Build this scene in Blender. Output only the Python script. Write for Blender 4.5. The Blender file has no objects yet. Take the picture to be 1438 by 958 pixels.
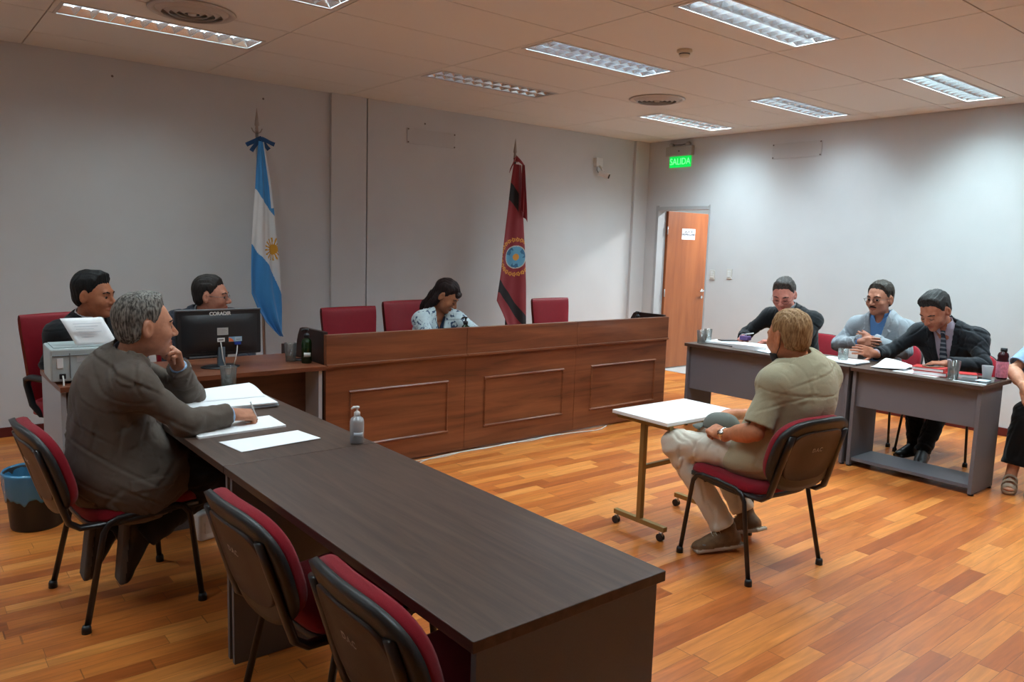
import bpy, bmesh, math, random
import numpy as np
from mathutils import Vector, Matrix, Quaternion
random.seed(7)
R = math.radians
SC = bpy.context.scene
COL = SC.collection
PI = math.pi

# ------------------------------------------------------------------ materials
MATS = {}
def new_mat(name):
    m = bpy.data.materials.new(name); m.use_nodes = True
    nt = m.node_tree
    b = nt.nodes['Principled BSDF']
    return m, nt, b
def setin(b, k, v):
    if k in b.inputs: b.inputs[k].default_value = v
def c4(c): return (c[0], c[1], c[2], 1.0)
def srgb(r, g, b):
    f = lambda v: (v/255/12.92) if v/255 <= .04045 else ((v/255+.055)/1.055)**2.4
    return (f(r), f(g), f(b))
def mat(name, col, rough=.5, metal=0., spec=.5, trans=0., ior=1.45, emit=None, estr=0., sheen=0., coat=0., noise=0., nscale=40., bump=0., bscale=200., alpha=1.0):
    if name in MATS: return MATS[name]
    m, nt, b = new_mat(name)
    setin(b, 'Base Color', c4(col)); setin(b, 'Roughness', rough); setin(b, 'Metallic', metal)
    setin(b, 'Specular IOR Level', spec); setin(b, 'Transmission Weight', trans); setin(b, 'IOR', ior)
    setin(b, 'Sheen Weight', sheen); setin(b, 'Coat Weight', coat); setin(b, 'Alpha', alpha)
    if emit: setin(b, 'Emission Color', c4(emit)); setin(b, 'Emission Strength', estr)
    N = nt.nodes; L = nt.links
    if noise or bump:
        tc = N.new('ShaderNodeTexCoord')
    if noise:
        n = N.new('ShaderNodeTexNoise'); n.inputs['Scale'].default_value = nscale; n.inputs['Detail'].default_value = 4
        L.new(tc.outputs['Object'], n.inputs['Vector'])
        r = N.new('ShaderNodeValToRGB')
        r.color_ramp.elements[0].position = .3; r.color_ramp.elements[1].position = .7
        r.color_ramp.elements[0].color = c4([max(0, v*(1-noise)) for v in col])
        r.color_ramp.elements[1].color = c4([min(1, v*(1+noise)) for v in col])
        L.new(n.outputs['Fac'], r.inputs['Fac']); L.new(r.outputs['Color'], b.inputs['Base Color'])
    if bump:
        n2 = N.new('ShaderNodeTexNoise'); n2.inputs['Scale'].default_value = bscale; n2.inputs['Detail'].default_value = 2
        L.new(tc.outputs['Object'], n2.inputs['Vector'])
        bp = N.new('ShaderNodeBump'); bp.inputs['Strength'].default_value = bump; bp.inputs['Distance'].default_value = .002
        L.new(n2.outputs['Fac'], bp.inputs['Height']); L.new(bp.outputs['Normal'], b.inputs['Normal'])
    MATS[name] = m
    return m
def wood(name, stops, axis=0, scale=1.0, rough=.35, stretch=14., coat=0., bump=.0, fine=.25):
    """grain running along axis (0 x, 1 y, 2 z) of the object"""
    m, nt, b = new_mat(name); N = nt.nodes; L = nt.links
    tc = N.new('ShaderNodeTexCoord'); mp = N.new('ShaderNodeMapping')
    s = [stretch*scale]*3; s[axis] = scale*1.0
    mp.inputs['Scale'].default_value = s
    L.new(tc.outputs['Object'], mp.inputs['Vector'])
    n = N.new('ShaderNodeTexNoise'); n.inputs['Scale'].default_value = 1.0; n.inputs['Detail'].default_value = 6; n.inputs['Distortion'].default_value = .6
    n.inputs['Roughness'].default_value = .6
    L.new(mp.outputs['Vector'], n.inputs['Vector'])
    r = N.new('ShaderNodeValToRGB'); e = r.color_ramp.elements
    e[0].position = stops[0][0]; e[0].color = c4(stops[0][1]); e[1].position = stops[-1][0]; e[1].color = c4(stops[-1][1])
    for p, c in stops[1:-1]:
        q = e.new(p); q.color = c4(c)
    L.new(n.outputs['Fac'], r.inputs['Fac'])
    mp2 = N.new('ShaderNodeMapping'); s2 = [180*scale]*3; s2[axis] = 6*scale; mp2.inputs['Scale'].default_value = s2
    L.new(tc.outputs['Object'], mp2.inputs['Vector'])
    n2 = N.new('ShaderNodeTexNoise'); n2.inputs['Scale'].default_value = 1.; n2.inputs['Detail'].default_value = 3
    L.new(mp2.outputs['Vector'], n2.inputs['Vector'])
    mx = N.new('ShaderNodeMixRGB'); mx.blend_type = 'MULTIPLY'; mx.inputs['Fac'].default_value = fine
    L.new(r.outputs['Color'], mx.inputs['Color1']); L.new(n2.outputs['Fac'], mx.inputs['Color2'])
    L.new(mx.outputs['Color'], b.inputs['Base Color'])
    setin(b, 'Roughness', rough); setin(b, 'Coat Weight', coat)
    MATS[name] = m
    return m

# ------------------------------------------------------------------ object helpers
def link(o, parent=None):
    COL.objects.link(o)
    if parent is not None: o.parent = parent
    return o
def tag(o, label=None, cat=None, group=None, kind=None):
    if label: o['label'] = label
    if cat: o['category'] = cat
    if group: o['group'] = group
    if kind: o['kind'] = kind
    return o
def empty(name, loc=(0, 0, 0), rz=0., label=None, cat=None, group=None, parent=None):
    o = bpy.data.objects.new(name, None); o.empty_display_size = .1
    o.location = loc; o.rotation_euler = (0, 0, rz)
    link(o, parent); tag(o, label, cat, group)
    return o
def copy_tree(o, parent=None):
    c = o.copy(); COL.objects.link(c); c.parent = parent
    for ch in list(o.children): copy_tree(ch, c)
    return c
def shade(me, smooth=True):
    me.polygons.foreach_set('use_smooth', [smooth]*len(me.polygons))
class MB:
    """collects shapes into one mesh"""
    def __init__(s): s.bm = bmesh.new(); s.mi = 0
    def _faces(s, n0):
        s.bm.faces.ensure_lookup_table()
        for f in s.bm.faces[n0:]: f.material_index = s.mi
    def box(s, lo, hi, bev=0., M=None, seg=2):
        n0 = len(s.bm.faces)
        vs = [s.bm.verts.new((x, y, z)) for x in (lo[0], hi[0]) for y in (lo[1], hi[1]) for z in (lo[2], hi[2])]
        fs = []
        for q in ((0, 1, 3, 2), (4, 6, 7, 5), (0, 4, 5, 1), (2, 3, 7, 6), (0, 2, 6, 4), (1, 5, 7, 3)):
            fs.append(s.bm.faces.new([vs[i] for i in q]))
        if bev > 0:
            es = list({e for f in fs for e in f.edges})
            r = bmesh.ops.bevel(s.bm, geom=es, offset=bev, segments=seg, profile=.5, affect='EDGES')
            vs = list({v for f in s.bm.faces[n0:] for v in f.verts}) if False else [v for v in set(r['verts']) | {v for v in vs if v.is_valid}]
        s.bm.faces.ensure_lookup_table()
        if M is not None:
            allv = {v for f in s.bm.faces[n0:] for v in f.verts}
            for v in allv: v.co = M @ v.co
        s._faces(n0); return s
    def tube(s, pts, r, n=10, cap=True, flat=None):
        """tube along points; r a number or list; flat=(axis vector, factor) squashes the section"""
        n0 = len(s.bm.faces)
        P = [Vector(p) for p in pts]; rr = r if isinstance(r, (list, tuple)) else [r]*len(P)
        rings = []; up = None
        for i, p in enumerate(P):
            t = (P[min(i+1, len(P)-1)] - P[max(i-1, 0)]).normalized()
            if up is None:
                up = Vector((0, 0, 1)) if abs(t.z) < .9 else Vector((1, 0, 0))
                if flat: up = Vector(flat[0])
            a = (up - t*up.dot(t)).normalized(); b = t.cross(a); up = a
            fa = flat[1] if flat else 1.
            rings.append([s.bm.verts.new(p + a*math.cos(2*PI*k/n)*rr[i]*fa + b*math.sin(2*PI*k/n)*rr[i]) for k in range(n)])
        for A, B in zip(rings, rings[1:]):
            for k in range(n):
                s.bm.faces.new([A[k], A[(k+1) % n], B[(k+1) % n], B[k]])
        if cap:
            s.bm.faces.new(rings[0][::-1]); s.bm.faces.new(rings[-1])
        s._faces(n0); return s
    def lathe(s, prof, c=(0, 0, 0), n=24, M=None, close=False):
        n0 = len(s.bm.faces); rings = []
        for r, z in prof:
            if r <= 1e-6: ring = [s.bm.verts.new((c[0], c[1], c[2]+z))]
            else: ring = [s.bm.verts.new((c[0]+r*math.cos(2*PI*k/n), c[1]+r*math.sin(2*PI*k/n), c[2]+z)) for k in range(n)]
            rings.append(ring)
        pr = list(zip(rings, rings[1:]))
        if close: pr.append((rings[-1], rings[0]))
        for A, B in pr:
            for k in range(n):
                k2 = (k+1) % n
                if len(A) == 1 and len(B) == 1: continue
                if len(A) == 1: s.bm.faces.new([A[0], B[k2], B[k]])
                elif len(B) == 1: s.bm.faces.new([A[k], A[k2], B[0]])
                else: s.bm.faces.new([A[k], A[k2], B[k2], B[k]])
        if M is not None:
            for ring in rings:
                for v in ring: v.co = M @ v.co
        s._faces(n0); return s
    def prism(s, poly, ax, a, b, M=None):
        """polygon (2D list) extruded from a to b along axis ax"""
        n0 = len(s.bm.faces)
        def pt(p, h):
            q = [p[0], p[1]]; q.insert(ax, h); return q
        A = [s.bm.verts.new(pt(p, a)) for p in poly]; B = [s.bm.verts.new(pt(p, b)) for p in poly]
        s.bm.faces.new(A); s.bm.faces.new(B[::-1])
        for k in range(len(poly)):
            k2 = (k+1) % len(poly); s.bm.faces.new([A[k], B[k], B[k2], A[k2]])
        if M is not None:
            for v in A+B: v.co = M @ v.co
        s._faces(n0); return s
    def grid(s, f, nu, nv, mi=None):
        n0 = len(s.bm.faces)
        V = [[s.bm.verts.new(f(i/nu, j/nv)) for j in range(nv+1)] for i in range(nu+1)]
        for i in range(nu):
            for j in range(nv):
                fc = s.bm.faces.new([V[i][j], V[i+1][j], V[i+1][j+1], V[i][j+1]])
                fc.material_index = mi((i+.5)/nu, (j+.5)/nv) if mi else s.mi
        return s
    def build(s, name, mats, parent=None, smooth=False, kind=None, loc=None, auto=None):
        bmesh.ops.recalc_face_normals(s.bm, faces=s.bm.faces[:])
        me = bpy.data.meshes.new(name); s.bm.to_mesh(me); s.bm.free()
        for m in (mats if isinstance(mats, (list, tuple)) else [mats]): me.materials.append(m)
        if smooth: shade(me)
        if auto is not None:
            shade(me)
            me.set_sharp_from_angle(angle=R(auto))
        o = bpy.data.objects.new(name, me); link(o, parent)
        if loc is not None: o.location = loc
        if kind: o['kind'] = kind
        return o
def subsurf(o, lv=2):
    md = o.modifiers.new('sub', 'SUBSURF'); md.levels = lv; md.render_levels = lv; return o
def solid(o, t, off=0.):
    md = o.modifiers.new('sol', 'SOLIDIFY'); md.thickness = t; md.offset = off; return o
def text(name, body, size, m, parent, loc, rot, extrude=.0006, align='CENTER', sx=1.0, bold=0.):
    cu = bpy.data.curves.new(name, 'FONT'); cu.body = body; cu.size = size; cu.align_x = align; cu.align_y = 'CENTER'
    cu.extrude = extrude; cu.offset = bold
    tmp = bpy.data.objects.new('tmp', cu); COL.objects.link(tmp)
    bpy.context.view_layer.update()
    me = bpy.data.meshes.new_from_object(tmp.evaluated_get(bpy.context.evaluated_depsgraph_get()))
    bpy.data.objects.remove(tmp); bpy.data.curves.remove(cu)
    me.materials.clear(); me.materials.append(m)
    o = bpy.data.objects.new(name, me); link(o, parent); o.location = loc; o.rotation_euler = rot; o.scale = (sx, 1, 1)
    return o

# ------------------------------------------------------------------ implicit surfaces
def nrm(v): v = np.asarray(v, float); return v/np.linalg.norm(v)
def arr(*v): return np.array(v, float)
def frame(f, up=(0, 0, 1)):
    """columns x right, y forward, z up"""
    f = nrm(f); r = nrm(np.cross(f, up)); u = np.cross(r, f)
    return np.stack([r, f, u], 1)
def rc(P, a, b, ra, rb):
    a = np.asarray(a, float); ba = np.asarray(b, float)-a
    t = np.clip(((P-a)@ba)/max(ba@ba, 1e-12), 0, 1)
    return np.linalg.norm(P-a-t[:, None]*ba, axis=1) - (ra+(rb-ra)*t)
def ell(P, c, r, M=None):
    q = P-np.asarray(c, float)
    if M is not None: q = q@M
    r = np.asarray(r, float)
    k0 = np.linalg.norm(q/r, axis=1); k1 = np.linalg.norm(q/(r*r), axis=1)
    return k0*(k0-1)/np.maximum(k1, 1e-9)
def rbox(P, c, h, rad, M=None):
    q = P-np.asarray(c, float)
    if M is not None: q = q@M
    q = np.abs(q)-(np.asarray(h, float)-rad)
    return np.linalg.norm(np.maximum(q, 0), axis=1)+np.minimum(q.max(1), 0)-rad
def smin(a, b, k):
    h = np.maximum(k-np.abs(a-b), 0)/k
    return np.minimum(a, b)-h*h*k*.25
def smax(a, b, k): return -smin(-a, -b, k)
def U(k, *ds):
    d = ds[0]
    for e in ds[1:]: d = smin(d, e, k)
    return d
class Folds:
    """soft billows plus sparse narrow creases"""
    def __init__(s, seed, amp=.004, wl=.12):
        rg = np.random.RandomState(seed)
        s.k = [nrm(rg.normal(size=3)*(1, 1, 1.5))*2*PI/(wl*w) for w in (2.2, 1.6, 1.3, 1.0)]
        s.w = [nrm(rg.normal(size=3))*2*PI/(wl*w) for w in (3.1, 2.4, 2.6, 1.9)]
        s.b = [nrm(rg.normal(size=3))*2*PI/(wl*2.3) for _ in range(3)]
        s.p = rg.rand(8)*6.28; s.a = amp
    def __call__(s, P):
        d = 0
        for i, (k, w) in enumerate(zip(s.k, s.w)):
            t = np.sin(P@k+s.p[i]+1.1*np.sin(P@w+s.p[i]*2))
            m = np.clip(np.sin(P@w*1.3+s.p[i+4])*1.6, 0, 1)
            d = d+s.a*.55*np.exp(-(t/.22)**2)*m-s.a*.28*np.exp(-((t-.5)/.3)**2)*m
        for i, b in enumerate(s.b): d = d+s.a*.18*np.sin(P@b+s.p[i])
        return d
def polygonize(f, lo, hi, h, K=4):
    lo = np.asarray(lo, float); hi = np.asarray(hi, float)
    nc = np.maximum(np.ceil((hi-lo)/(h*K)).astype(int), 1)
    ci = np.stack(np.meshgrid(*[np.arange(n) for n in nc], indexing='ij'), -1).reshape(-1, 3)
    cc = lo+(ci+.5-.5/K)*h*K
    d = np.empty(len(cc))
    for i in range(0, len(cc), 400000): d[i:i+400000] = f(cc[i:i+400000])
    act = np.abs(d) < h*K*.87*1.45+.006
    n = nc*K
    D = np.repeat(np.repeat(np.repeat(d.reshape(nc), K, 0), K, 1), K, 2)
    off = np.stack(np.meshgrid(*[np.arange(K)]*3, indexing='ij'), -1).reshape(-1, 3)
    fi = (ci[act][:, None, :]*K+off[None]).reshape(-1, 3)
    v = np.empty(len(fi))
    for i in range(0, len(fi), 400000): v[i:i+400000] = f(lo+fi[i:i+400000]*h)
    D[fi[:, 0], fi[:, 1], fi[:, 2]] = v
    S = D < 0
    Si = S.astype(np.int8)
    s = sum(Si[a:n[0]-1+a, b:n[1]-1+b, c:n[2]-1+c] for a in (0, 1) for b in (0, 1) for c in (0, 1))
    m = (s > 0) & (s < 8)
    idx = np.argwhere(m)
    if len(idx) == 0: return np.zeros((0, 3)), np.zeros((0, 4), int)
    ID = -np.ones(m.shape, int); ID[m] = np.arange(len(idx))
    acc = np.zeros((len(idx), 3)); cnt = np.zeros(len(idx))
    C = [np.array((a, b, c)) for a in (0, 1) for b in (0, 1) for c in (0, 1)]
    for a in C:
        for b in C:
            if (b-a).sum() == 1 and (b-a).min() == 0:
                ia = idx+a; ib = idx+b
                da = D[ia[:, 0], ia[:, 1], ia[:, 2]]; db = D[ib[:, 0], ib[:, 1], ib[:, 2]]
                cr = (da < 0) != (db < 0)
                t = np.where(cr, da/np.where(cr, da-db, 1), 0)
                acc += np.where(cr[:, None], a+t[:, None]*(b-a), 0); cnt += cr
    V = lo+(idx+acc/cnt[:, None])*h
    F = []
    for ax in range(3):
        e = np.zeros(3, int); e[ax] = 1
        o1 = np.zeros(3, int); o1[(ax+1) % 3] = 1
        o2 = np.zeros(3, int); o2[(ax+2) % 3] = 1
        sl0 = tuple(slice(0, n[i]-e[i]) for i in range(3)); sl1 = tuple(slice(e[i], n[i]) for i in range(3))
        g = np.argwhere(S[sl0] != S[sl1])
        ok = (g[:, (ax+1) % 3] >= 1) & (g[:, (ax+2) % 3] >= 1) & (g < (n-1)).all(1)
        g = g[ok]
        q = np.stack([ID[tuple((g-x).T)] for x in (0*e, o1, o1+o2, o2)], 1)
        sg = S[tuple(g.T)]
        q[~sg] = q[~sg][:, ::-1]
        F.append(q[(q >= 0).all(1)])
    return V, np.concatenate(F)
def mesh_obj(name, parts, mats, parent, mi=None, smooth=True):
    """parts: list of (V, F[, material index])"""
    Vs = []; Fs = []; Ms = []; n = 0
    for p in parts:
        V, F = p[0], p[1]
        if len(V) == 0: continue
        Vs.append(V); Fs.append(F+n); n += len(V)
        k = p[2] if len(p) > 2 else 0
        Ms.append(k if isinstance(k, np.ndarray) else np.full(len(F), k))
    V = np.concatenate(Vs); F = np.concatenate(Fs); Mi = np.concatenate(Ms)
    me = bpy.data.meshes.new(name)
    me.vertices.add(len(V)); me.vertices.foreach_set('co', V.astype(np.float32).ravel())
    me.loops.add(F.size); me.loops.foreach_set('vertex_index', F.astype(np.int32).ravel())
    me.polygons.add(len(F)); me.polygons.foreach_set('loop_start', np.arange(0, F.size, 4, dtype=np.int32))
    me.polygons.foreach_set('loop_total', np.full(len(F), 4, dtype=np.int32))
    for m in (mats if isinstance(mats, (list, tuple)) else [mats]): me.materials.append(m)
    me.polygons.foreach_set('material_index', Mi.astype(np.int32))
    me.update(calc_edges=True); me.validate()
    shade(me, smooth)
    o = bpy.data.objects.new(name, me); link(o, parent)
    return o
def uvsphere(c, r, M=None, nu=16, nv=10, iris=None):
    V = []; F = []; k = []
    r = np.asarray(r, float)*np.ones(3)
    for j in range(nv+1):
        th = PI*j/nv
        for i in range(nu):
            ph = 2*PI*i/nu
            # pole along +y
            V.append((r[0]*math.sin(th)*math.cos(ph), r[1]*math.cos(th), r[2]*math.sin(th)*math.sin(ph)))
    for j in range(nv):
        for i in range(nu):
            F.append((j*nu+i, j*nu+(i+1) % nu, (j+1)*nu+(i+1) % nu, (j+1)*nu+i)); k.append(1 if (iris and j < iris) else 0)
    V = np.array(V)
    if M is not None: V = V@M.T
    return V+np.asarray(c, float), np.array(F), np.array(k)
# ------------------------------------------------------------------ people
def head_sdf(Q, jaw=1., closed=False, nose=1.):
    d = ell(Q, (0, -.014, .028), (.076, .097, .088))
    d = smin(d, ell(Q, (0, .022, -.018), (.063*jaw, .070, .082)), .035)
    d = smin(d, ell(Q, (0, .022, -.066), (.052*jaw, .056, .044)), .03)
    d = smin(d, ell(Q, (0, .070, -.098), (.021*jaw, .018, .017)), .03)
    for s in (-1, 1):
        d = smin(d, ell(Q, (s*.040, .060, -.030), (.024, .024, .022)), .025)
    d = smin(d, rc(Q, (-.034, .080, .020), (.034, .080, .020), .010, .010), .02)
    for s in (-1, 1):
        d = smax(d, -(np.linalg.norm(Q-np.array((s*.031, .103, -.003)), axis=1)-.017), .014)
    d = smin(d, rc(Q, (0, .089, .006), (0, .110*nose, -.030), .0075, .0125), .012)
    for s in (-1, 1):
        d = smin(d, ell(Q, (s*.0125, .098, -.036), (.0085, .0105, .0075)), .007)
        # lids / closed eyes
        e = ell(Q, (s*.031, .0775, -.001), (.0165, .0135, .0135))
        if not closed:
            e = np.maximum(e, .0035-Q[:, 2])
        d = smin(d, e, .004)
    # mouth
    for z, r in ((-.0615, .0060), (-.0715, .0068)):
        for s in (-1, 1):
            d = smin(d, rc(Q, (0, .0915, z), (s*.023, .080, -.0665), r, .003), .006)
    d = smax(d, -rc(Q, (-.020, .0965, -.0665), (.020, .0965, -.0665), .0016, .0016), .003)
    # ears
    c, s_ = math.cos(.35), math.sin(.35)
    for s in (-1, 1):
        M = np.array(((c, s*s_, 0), (-s*s_, c, 0), (0, 0, 1.)))
        e = ell(Q, (s*.079, -.012, -.008), (.0085, .020, .033), M.T)
        e = smax(e, -ell(Q, (s*.090, -.007, -.004), (.009, .011, .021), M.T), .003)
        d = smin(d, e, .008)
    return d
HAIRLINE = (np.array([-.13, -.095, -.06, -.034, -.026, -.012, .0, .010, .024, .032, .048, .075, .13]),
            np.array([-.070, -.072, -.066, -.045, .010, .032, .020, -.012, -.004, .030, .050, .066, .070]))
def hair_sdf(Q, th=.012, style='short', seed=1, line=0., strand=.0018, tilt=0.):
    az = np.arctan2(Q[:, 0], Q[:, 1]); 
    d = ell(Q, (0, -.016, .031), (.076, .097, .088))
    d = smin(d, ell(Q, (0, -.03, -.03), (.064, .066, .05)), .03)
    top = np.clip((Q[:, 2]-.02)/.09, 0, 1)
    t = th*(.35+.75*top)
    zm = np.interp(Q[:, 1], HAIRLINE[0], HAIRLINE[1])+line*np.clip((Q[:, 1]-.01)/.05, 0, 1)
    ax = np.abs(Q[:, 0])
    fr = np.clip((Q[:, 1]-.035)/.03, 0, 1)*(0. if style == 'long' else 1.)
    zm = zm+fr*(.012+.020*np.clip((ax-.022)/.03, 0, 1)-.030*np.clip((ax-.056)/.012, 0, 1))
    zm = zm-fr*tilt*Q[:, 0]
    zm = zm+.003*np.sin(Q[:, 0]*230+seed)*np.clip((Q[:, 1]-.03)/.03, 0, 1)+.0040*np.sin(Q[:, 0]*610+seed*2+np.sin(Q[:, 1]*90)*2)
    edge = np.clip((Q[:, 2]-zm)/(.032+.026*fr), 0, 1)
    t = t*(.16+.84*edge**1.2)
    if style == 'quiff': t = t+.012*np.exp(-((Q[:, 1]-.055)/.04)**2)*top*edge
    if style == 'bowl': t = t+.006
    d = d-t
    rg = np.random.RandomState(seed); f = rg.rand(4)*6
    # strands run front to back over the top and down at the sides
    w = np.sin(Q[:, 0]*560+f[0]+1.2*np.sin(Q[:, 1]*30+f[1]))*.6+np.sin(Q[:, 0]*310+Q[:, 1]*50+f[2]+1.1*np.sin(Q[:, 1]*34+f[3]))
    w2 = np.sin(Q[:, 1]*540+1.2*np.sin(Q[:, 2]*30+f[1]))*.6+np.sin(Q[:, 1]*300+Q[:, 2]*60+f[3]+np.sin(Q[:, 2]*36))
    side = np.clip((.06-Q[:, 2])/.05, 0, 1)
    d = d-.0028*edge*np.sin(Q[:, 0]*75+seed*1.7+1.5*np.sin(Q[:, 1]*30+seed))*np.sin(Q[:, 1]*62+seed)*np.clip(top*2, .3, 1)
    d = d-strand*(w*(1-side)+w2*side)*.6
    cut = (zm-Q[:, 2])*.75
    # hair never covers the inner face: keep outside of skin only by being thicker than the skull
    if style in ('long', 'bob'):
        cut = np.minimum(cut, np.maximum(Q[:, 1]+.006, -(Q[:, 2]+.16)))
    d = smax(d, cut, .006)
    if style == 'long':
        for x, y, z, r in ((-.055, -.04, -.06, .036), (-.06, -.055, -.13, .034), (-.07, -.05, -.20, .028), (.055, -.04, -.06, .036), (.055, -.055, -.13, .032), (0, -.09, -.06, .04), (0, -.10, -.15, .036)):
            d = smin(d, ell(Q, (x, y, z), (r, r*.9, r*1.7))-strand*w2, .02)
        # fringe
        d = smin(d, ell(Q, (0, .079, .062), (.052, .020, .026))-strand*w, .012)
    if style == 'bob':
        d = smin(d, ell(Q, (0, -.05, -.05), (.08, .06, .08))-strand*w2, .03)
    return d
def hand_sdf(Q, side, pose='rest', s=1.0):
    """Q local: y towards the fingers, z out of the back of the hand; side = +1/-1 x direction of the thumb"""
    Q = Q/s
    curl = dict(rest=(28, 30, 18), flat=(8, 10, 6), fist=(78, 88, 55), hold=(55, 62, 35), pen=(48, 70, 30), open=(14, 18, 10), chin=(62, 80, 40))[pose]
    d = rbox(Q, (0, .050, 0), (.037, .044, .0125), .011)
    d = smin(d, rc(Q, (side*.018, .015, -.006), (side*.030, .060, -.008), .018, .012), .012)
    d = smin(d, rc(Q, (0, -.03, 0), (0, .02, 0), .024, .022), .015)
    for i, (bx, L, r) in enumerate(((.029, .073, .0088), (.0095, .081, .0092), (-.0105, .075, .0088), (-.0285, .060, .0078))):
        p = np.array((side*bx, .088-(.006 if i in (0, 2) else .012 if i == 3 else 0), .001)); a = 0.
        k = 1.+.08*i
        if pose == 'chin' and i == 0: k = .45
        sp = side*(.06-.04*i)*(0.3 if pose in ('fist', 'hold', 'chin', 'pen') else 1.4)
        fd = None
        for fr, c, rr in ((.46, curl[0], 1.), (.30, curl[1], .93), (.24, curl[2], .84)):
            a += R(c*k if a < 3 else 0)
            q = p+L*fr*np.array((math.sin(sp)*math.cos(a), math.cos(sp)*math.cos(a), -math.sin(a)))
            e = rc(Q, p, q, r*rr, r*rr*.93)
            fd = e if fd is None else smin(fd, e, .003)
            p = q
        d = smin(d, fd, .004)
    T = dict(rest=((.040, .058, -.016), (.046, .086, -.026)), flat=((.052, .052, -.010), (.060, .082, -.014)), fist=((.044, .060, -.030), (.016, .076, -.046)),
             hold=((.046, .058, -.026), (.030, .088, -.036)), pen=((.044, .062, -.026), (.032, .094, -.030)), open=((.062, .050, .0), (.078, .078, .004)), chin=((.050, .055, -.020), (.044, .086, -.030)))[pose]
    a0 = np.array((side*.026, .022, -.006)); a1 = np.array((side*T[0][0], T[0][1], T[0][2])); a2 = np.array((side*T[1][0], T[1][1], T[1][2]))
    th = smin(rc(Q, a0, a1, .0135, .0105), rc(Q, a1, a2, .0105, .0085), .004)
    d = smin(d, th, .008)
    return d*s
SKIN = {}
def skin(name, col): return mat('skin_'+name, col, rough=.48, spec=.35, noise=.10, nscale=60)
def lips_mat(name, col): return mat('lips_'+name, [col[0]*.9, col[1]*.70, col[2]*.72], rough=.45, spec=.3)
def box_of(pts, pad): 
    p = np.array(pts); return p.min(0)-pad, p.max(0)+pad
def person(label, J, H, O, hands, seed=1):
    J = {k: np.array(v, float) for k, v in J.items()}
    loc = np.array((J['pel'][0], J['pel'][1], 0.))
    for k in J:
        if not k.startswith('toe'): J[k] = J[k]-loc
    root = empty('person', tuple(loc), 0, label, 'person')
    pel, neck = J['pel'], J['neck']
    r_ = nrm(J['shR']-J['shL']); u_ = nrm(neck-pel); u_ = nrm(u_-r_*(u_@r_)); f_ = np.cross(u_, r_)
    T = np.stack([r_, f_, u_], 1)
    hr = nrm(J.get('hipdir', J['shR']-J['shL'])*np.array((1, 1, 0)))
    if 'knR' in J:
        kd = nrm(((J['knR']+J['knL'])/2-pel)*np.array((1, 1, 0))); hr = np.cross(kd, (0, 0, 1.))
    pf = np.cross((0, 0, 1.), hr)
    PT = np.stack([hr, pf, np.array((0, 0, 1.))], 1)
    hipR = pel+hr*.088+np.array((0, 0, -.01)); hipL = pel-hr*.088+np.array((0, 0, -.01))
    fat = O.get('fat', 0.); S = O.get('size', 1.)
    bend = O.get('bend', .02)   # how far the back rounds out
    chest = pel+(neck-pel)*.66-f_*bend; belly = pel+(neck-pel)*.30-f_*bend*.7+f_*fat*.35
    hs = H.get('scale', 1.05); hc = J['head']
    HM = frame(H['fwd'], H.get('up', (0, 0, 1)))
    skinm = skin(H.get('skin', 'a'), H['skincol']); lipm = lips_mat(H.get('skin', 'a'), H['skincol'])
    ntop = hc+HM@np.array((0, -.030, -.050))*hs
    def torso(P, k=0.):
        d = ell(P, chest, (.158*S+k, .108+fat*.35+k, .200+k), T)
        d = smin(d, ell(P, belly, (.150*S+fat*.6+k, .112+fat*.8+k, .175+k), T), .06)
        d = smin(d, ell(P, pel+np.array((0, 0, .015)), (.168*S+fat*.4+k, .125+fat*.3+k, .105+k), PT), .07)
        for s in ('shR', 'shL'):
            d = smin(d, rc(P, J[s]-u_*.004, neck+(J[s]-neck)*.22+u_*.006, .042+k, .046+k), .06)
            d = smin(d, rc(P, J[s]-u_*.012, chest+(J[s]-neck)*.35, .044+k, .09+k), .07)
        return d
    def arm(P, s, k0=0., k1=0., cutw=None):
        a, b, c = J['sh'+s], J['el'+s], J['wr'+s]
        d1 = rc(P, a, b, .046+k0, .040+k0*.9)
        d2 = rc(P, b, c, .040+k0*.9, .027+k1)
        if cutw is not None:
            w = nrm(c-b); d2 = np.maximum(d2, (P-(c+w*cutw))@w)
        return smin(d1, d2, .03)
    # ---- body: head and neck fine, hands fine, the rest (under the clothes) coarse
    def headneck(P):
        Q = (P-hc)@HM/hs
        d = head_sdf(Q, H.get('jaw', 1.), H.get('closed', False), H.get('nose', 1.))*hs
        n = rc(P, neck-u_*.05, ntop, .058*H.get('neckw', 1.), .050*H.get('neckw', 1.))
        d = smin(d, n, .022)
        d = smin(d, ell(P, neck-u_*.055, (.11, .06, .05), T), .05)
        return np.maximum(d, -(P-(neck-u_*.09))@u_)
    lo, hi = box_of([hc, neck-u_*.06], .15*hs)
    V, F = polygonize(headneck, lo, hi, .0036)
    Q = (V[F].mean(1)-hc)@HM/hs
    zc = -.0665
    lipf = (np.abs(Q[:, 0]) < .024) & (Q[:, 1] > .080) & (np.abs(Q[:, 2]-zc) < .0105-.3*np.abs(Q[:, 0]))
    parts = [(V, F, lipf.astype(int))]
    def coarse(P):
        d = torso(P, -.014)
        for s in 'RL':
            d = smin(d, arm(P, s, -.008, -.002), .02)
            if 'kn'+s in J:
                hp = hipR if s == 'R' else hipL
                d = smin(d, rc(P, hp, J['kn'+s], .070, .048), .03)
                d = smin(d, rc(P, J['kn'+s], J['an'+s], .046, .034), .02)
        return d
    ks = [v for k, v in J.items() if not k.startswith('toe') and k != 'hipdir']
    lo, hi = box_of(ks, .2)
    V, F = polygonize(coarse, lo, hi, .012); parts.append((V, F))
    bare = O.get('bare', False)
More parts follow.
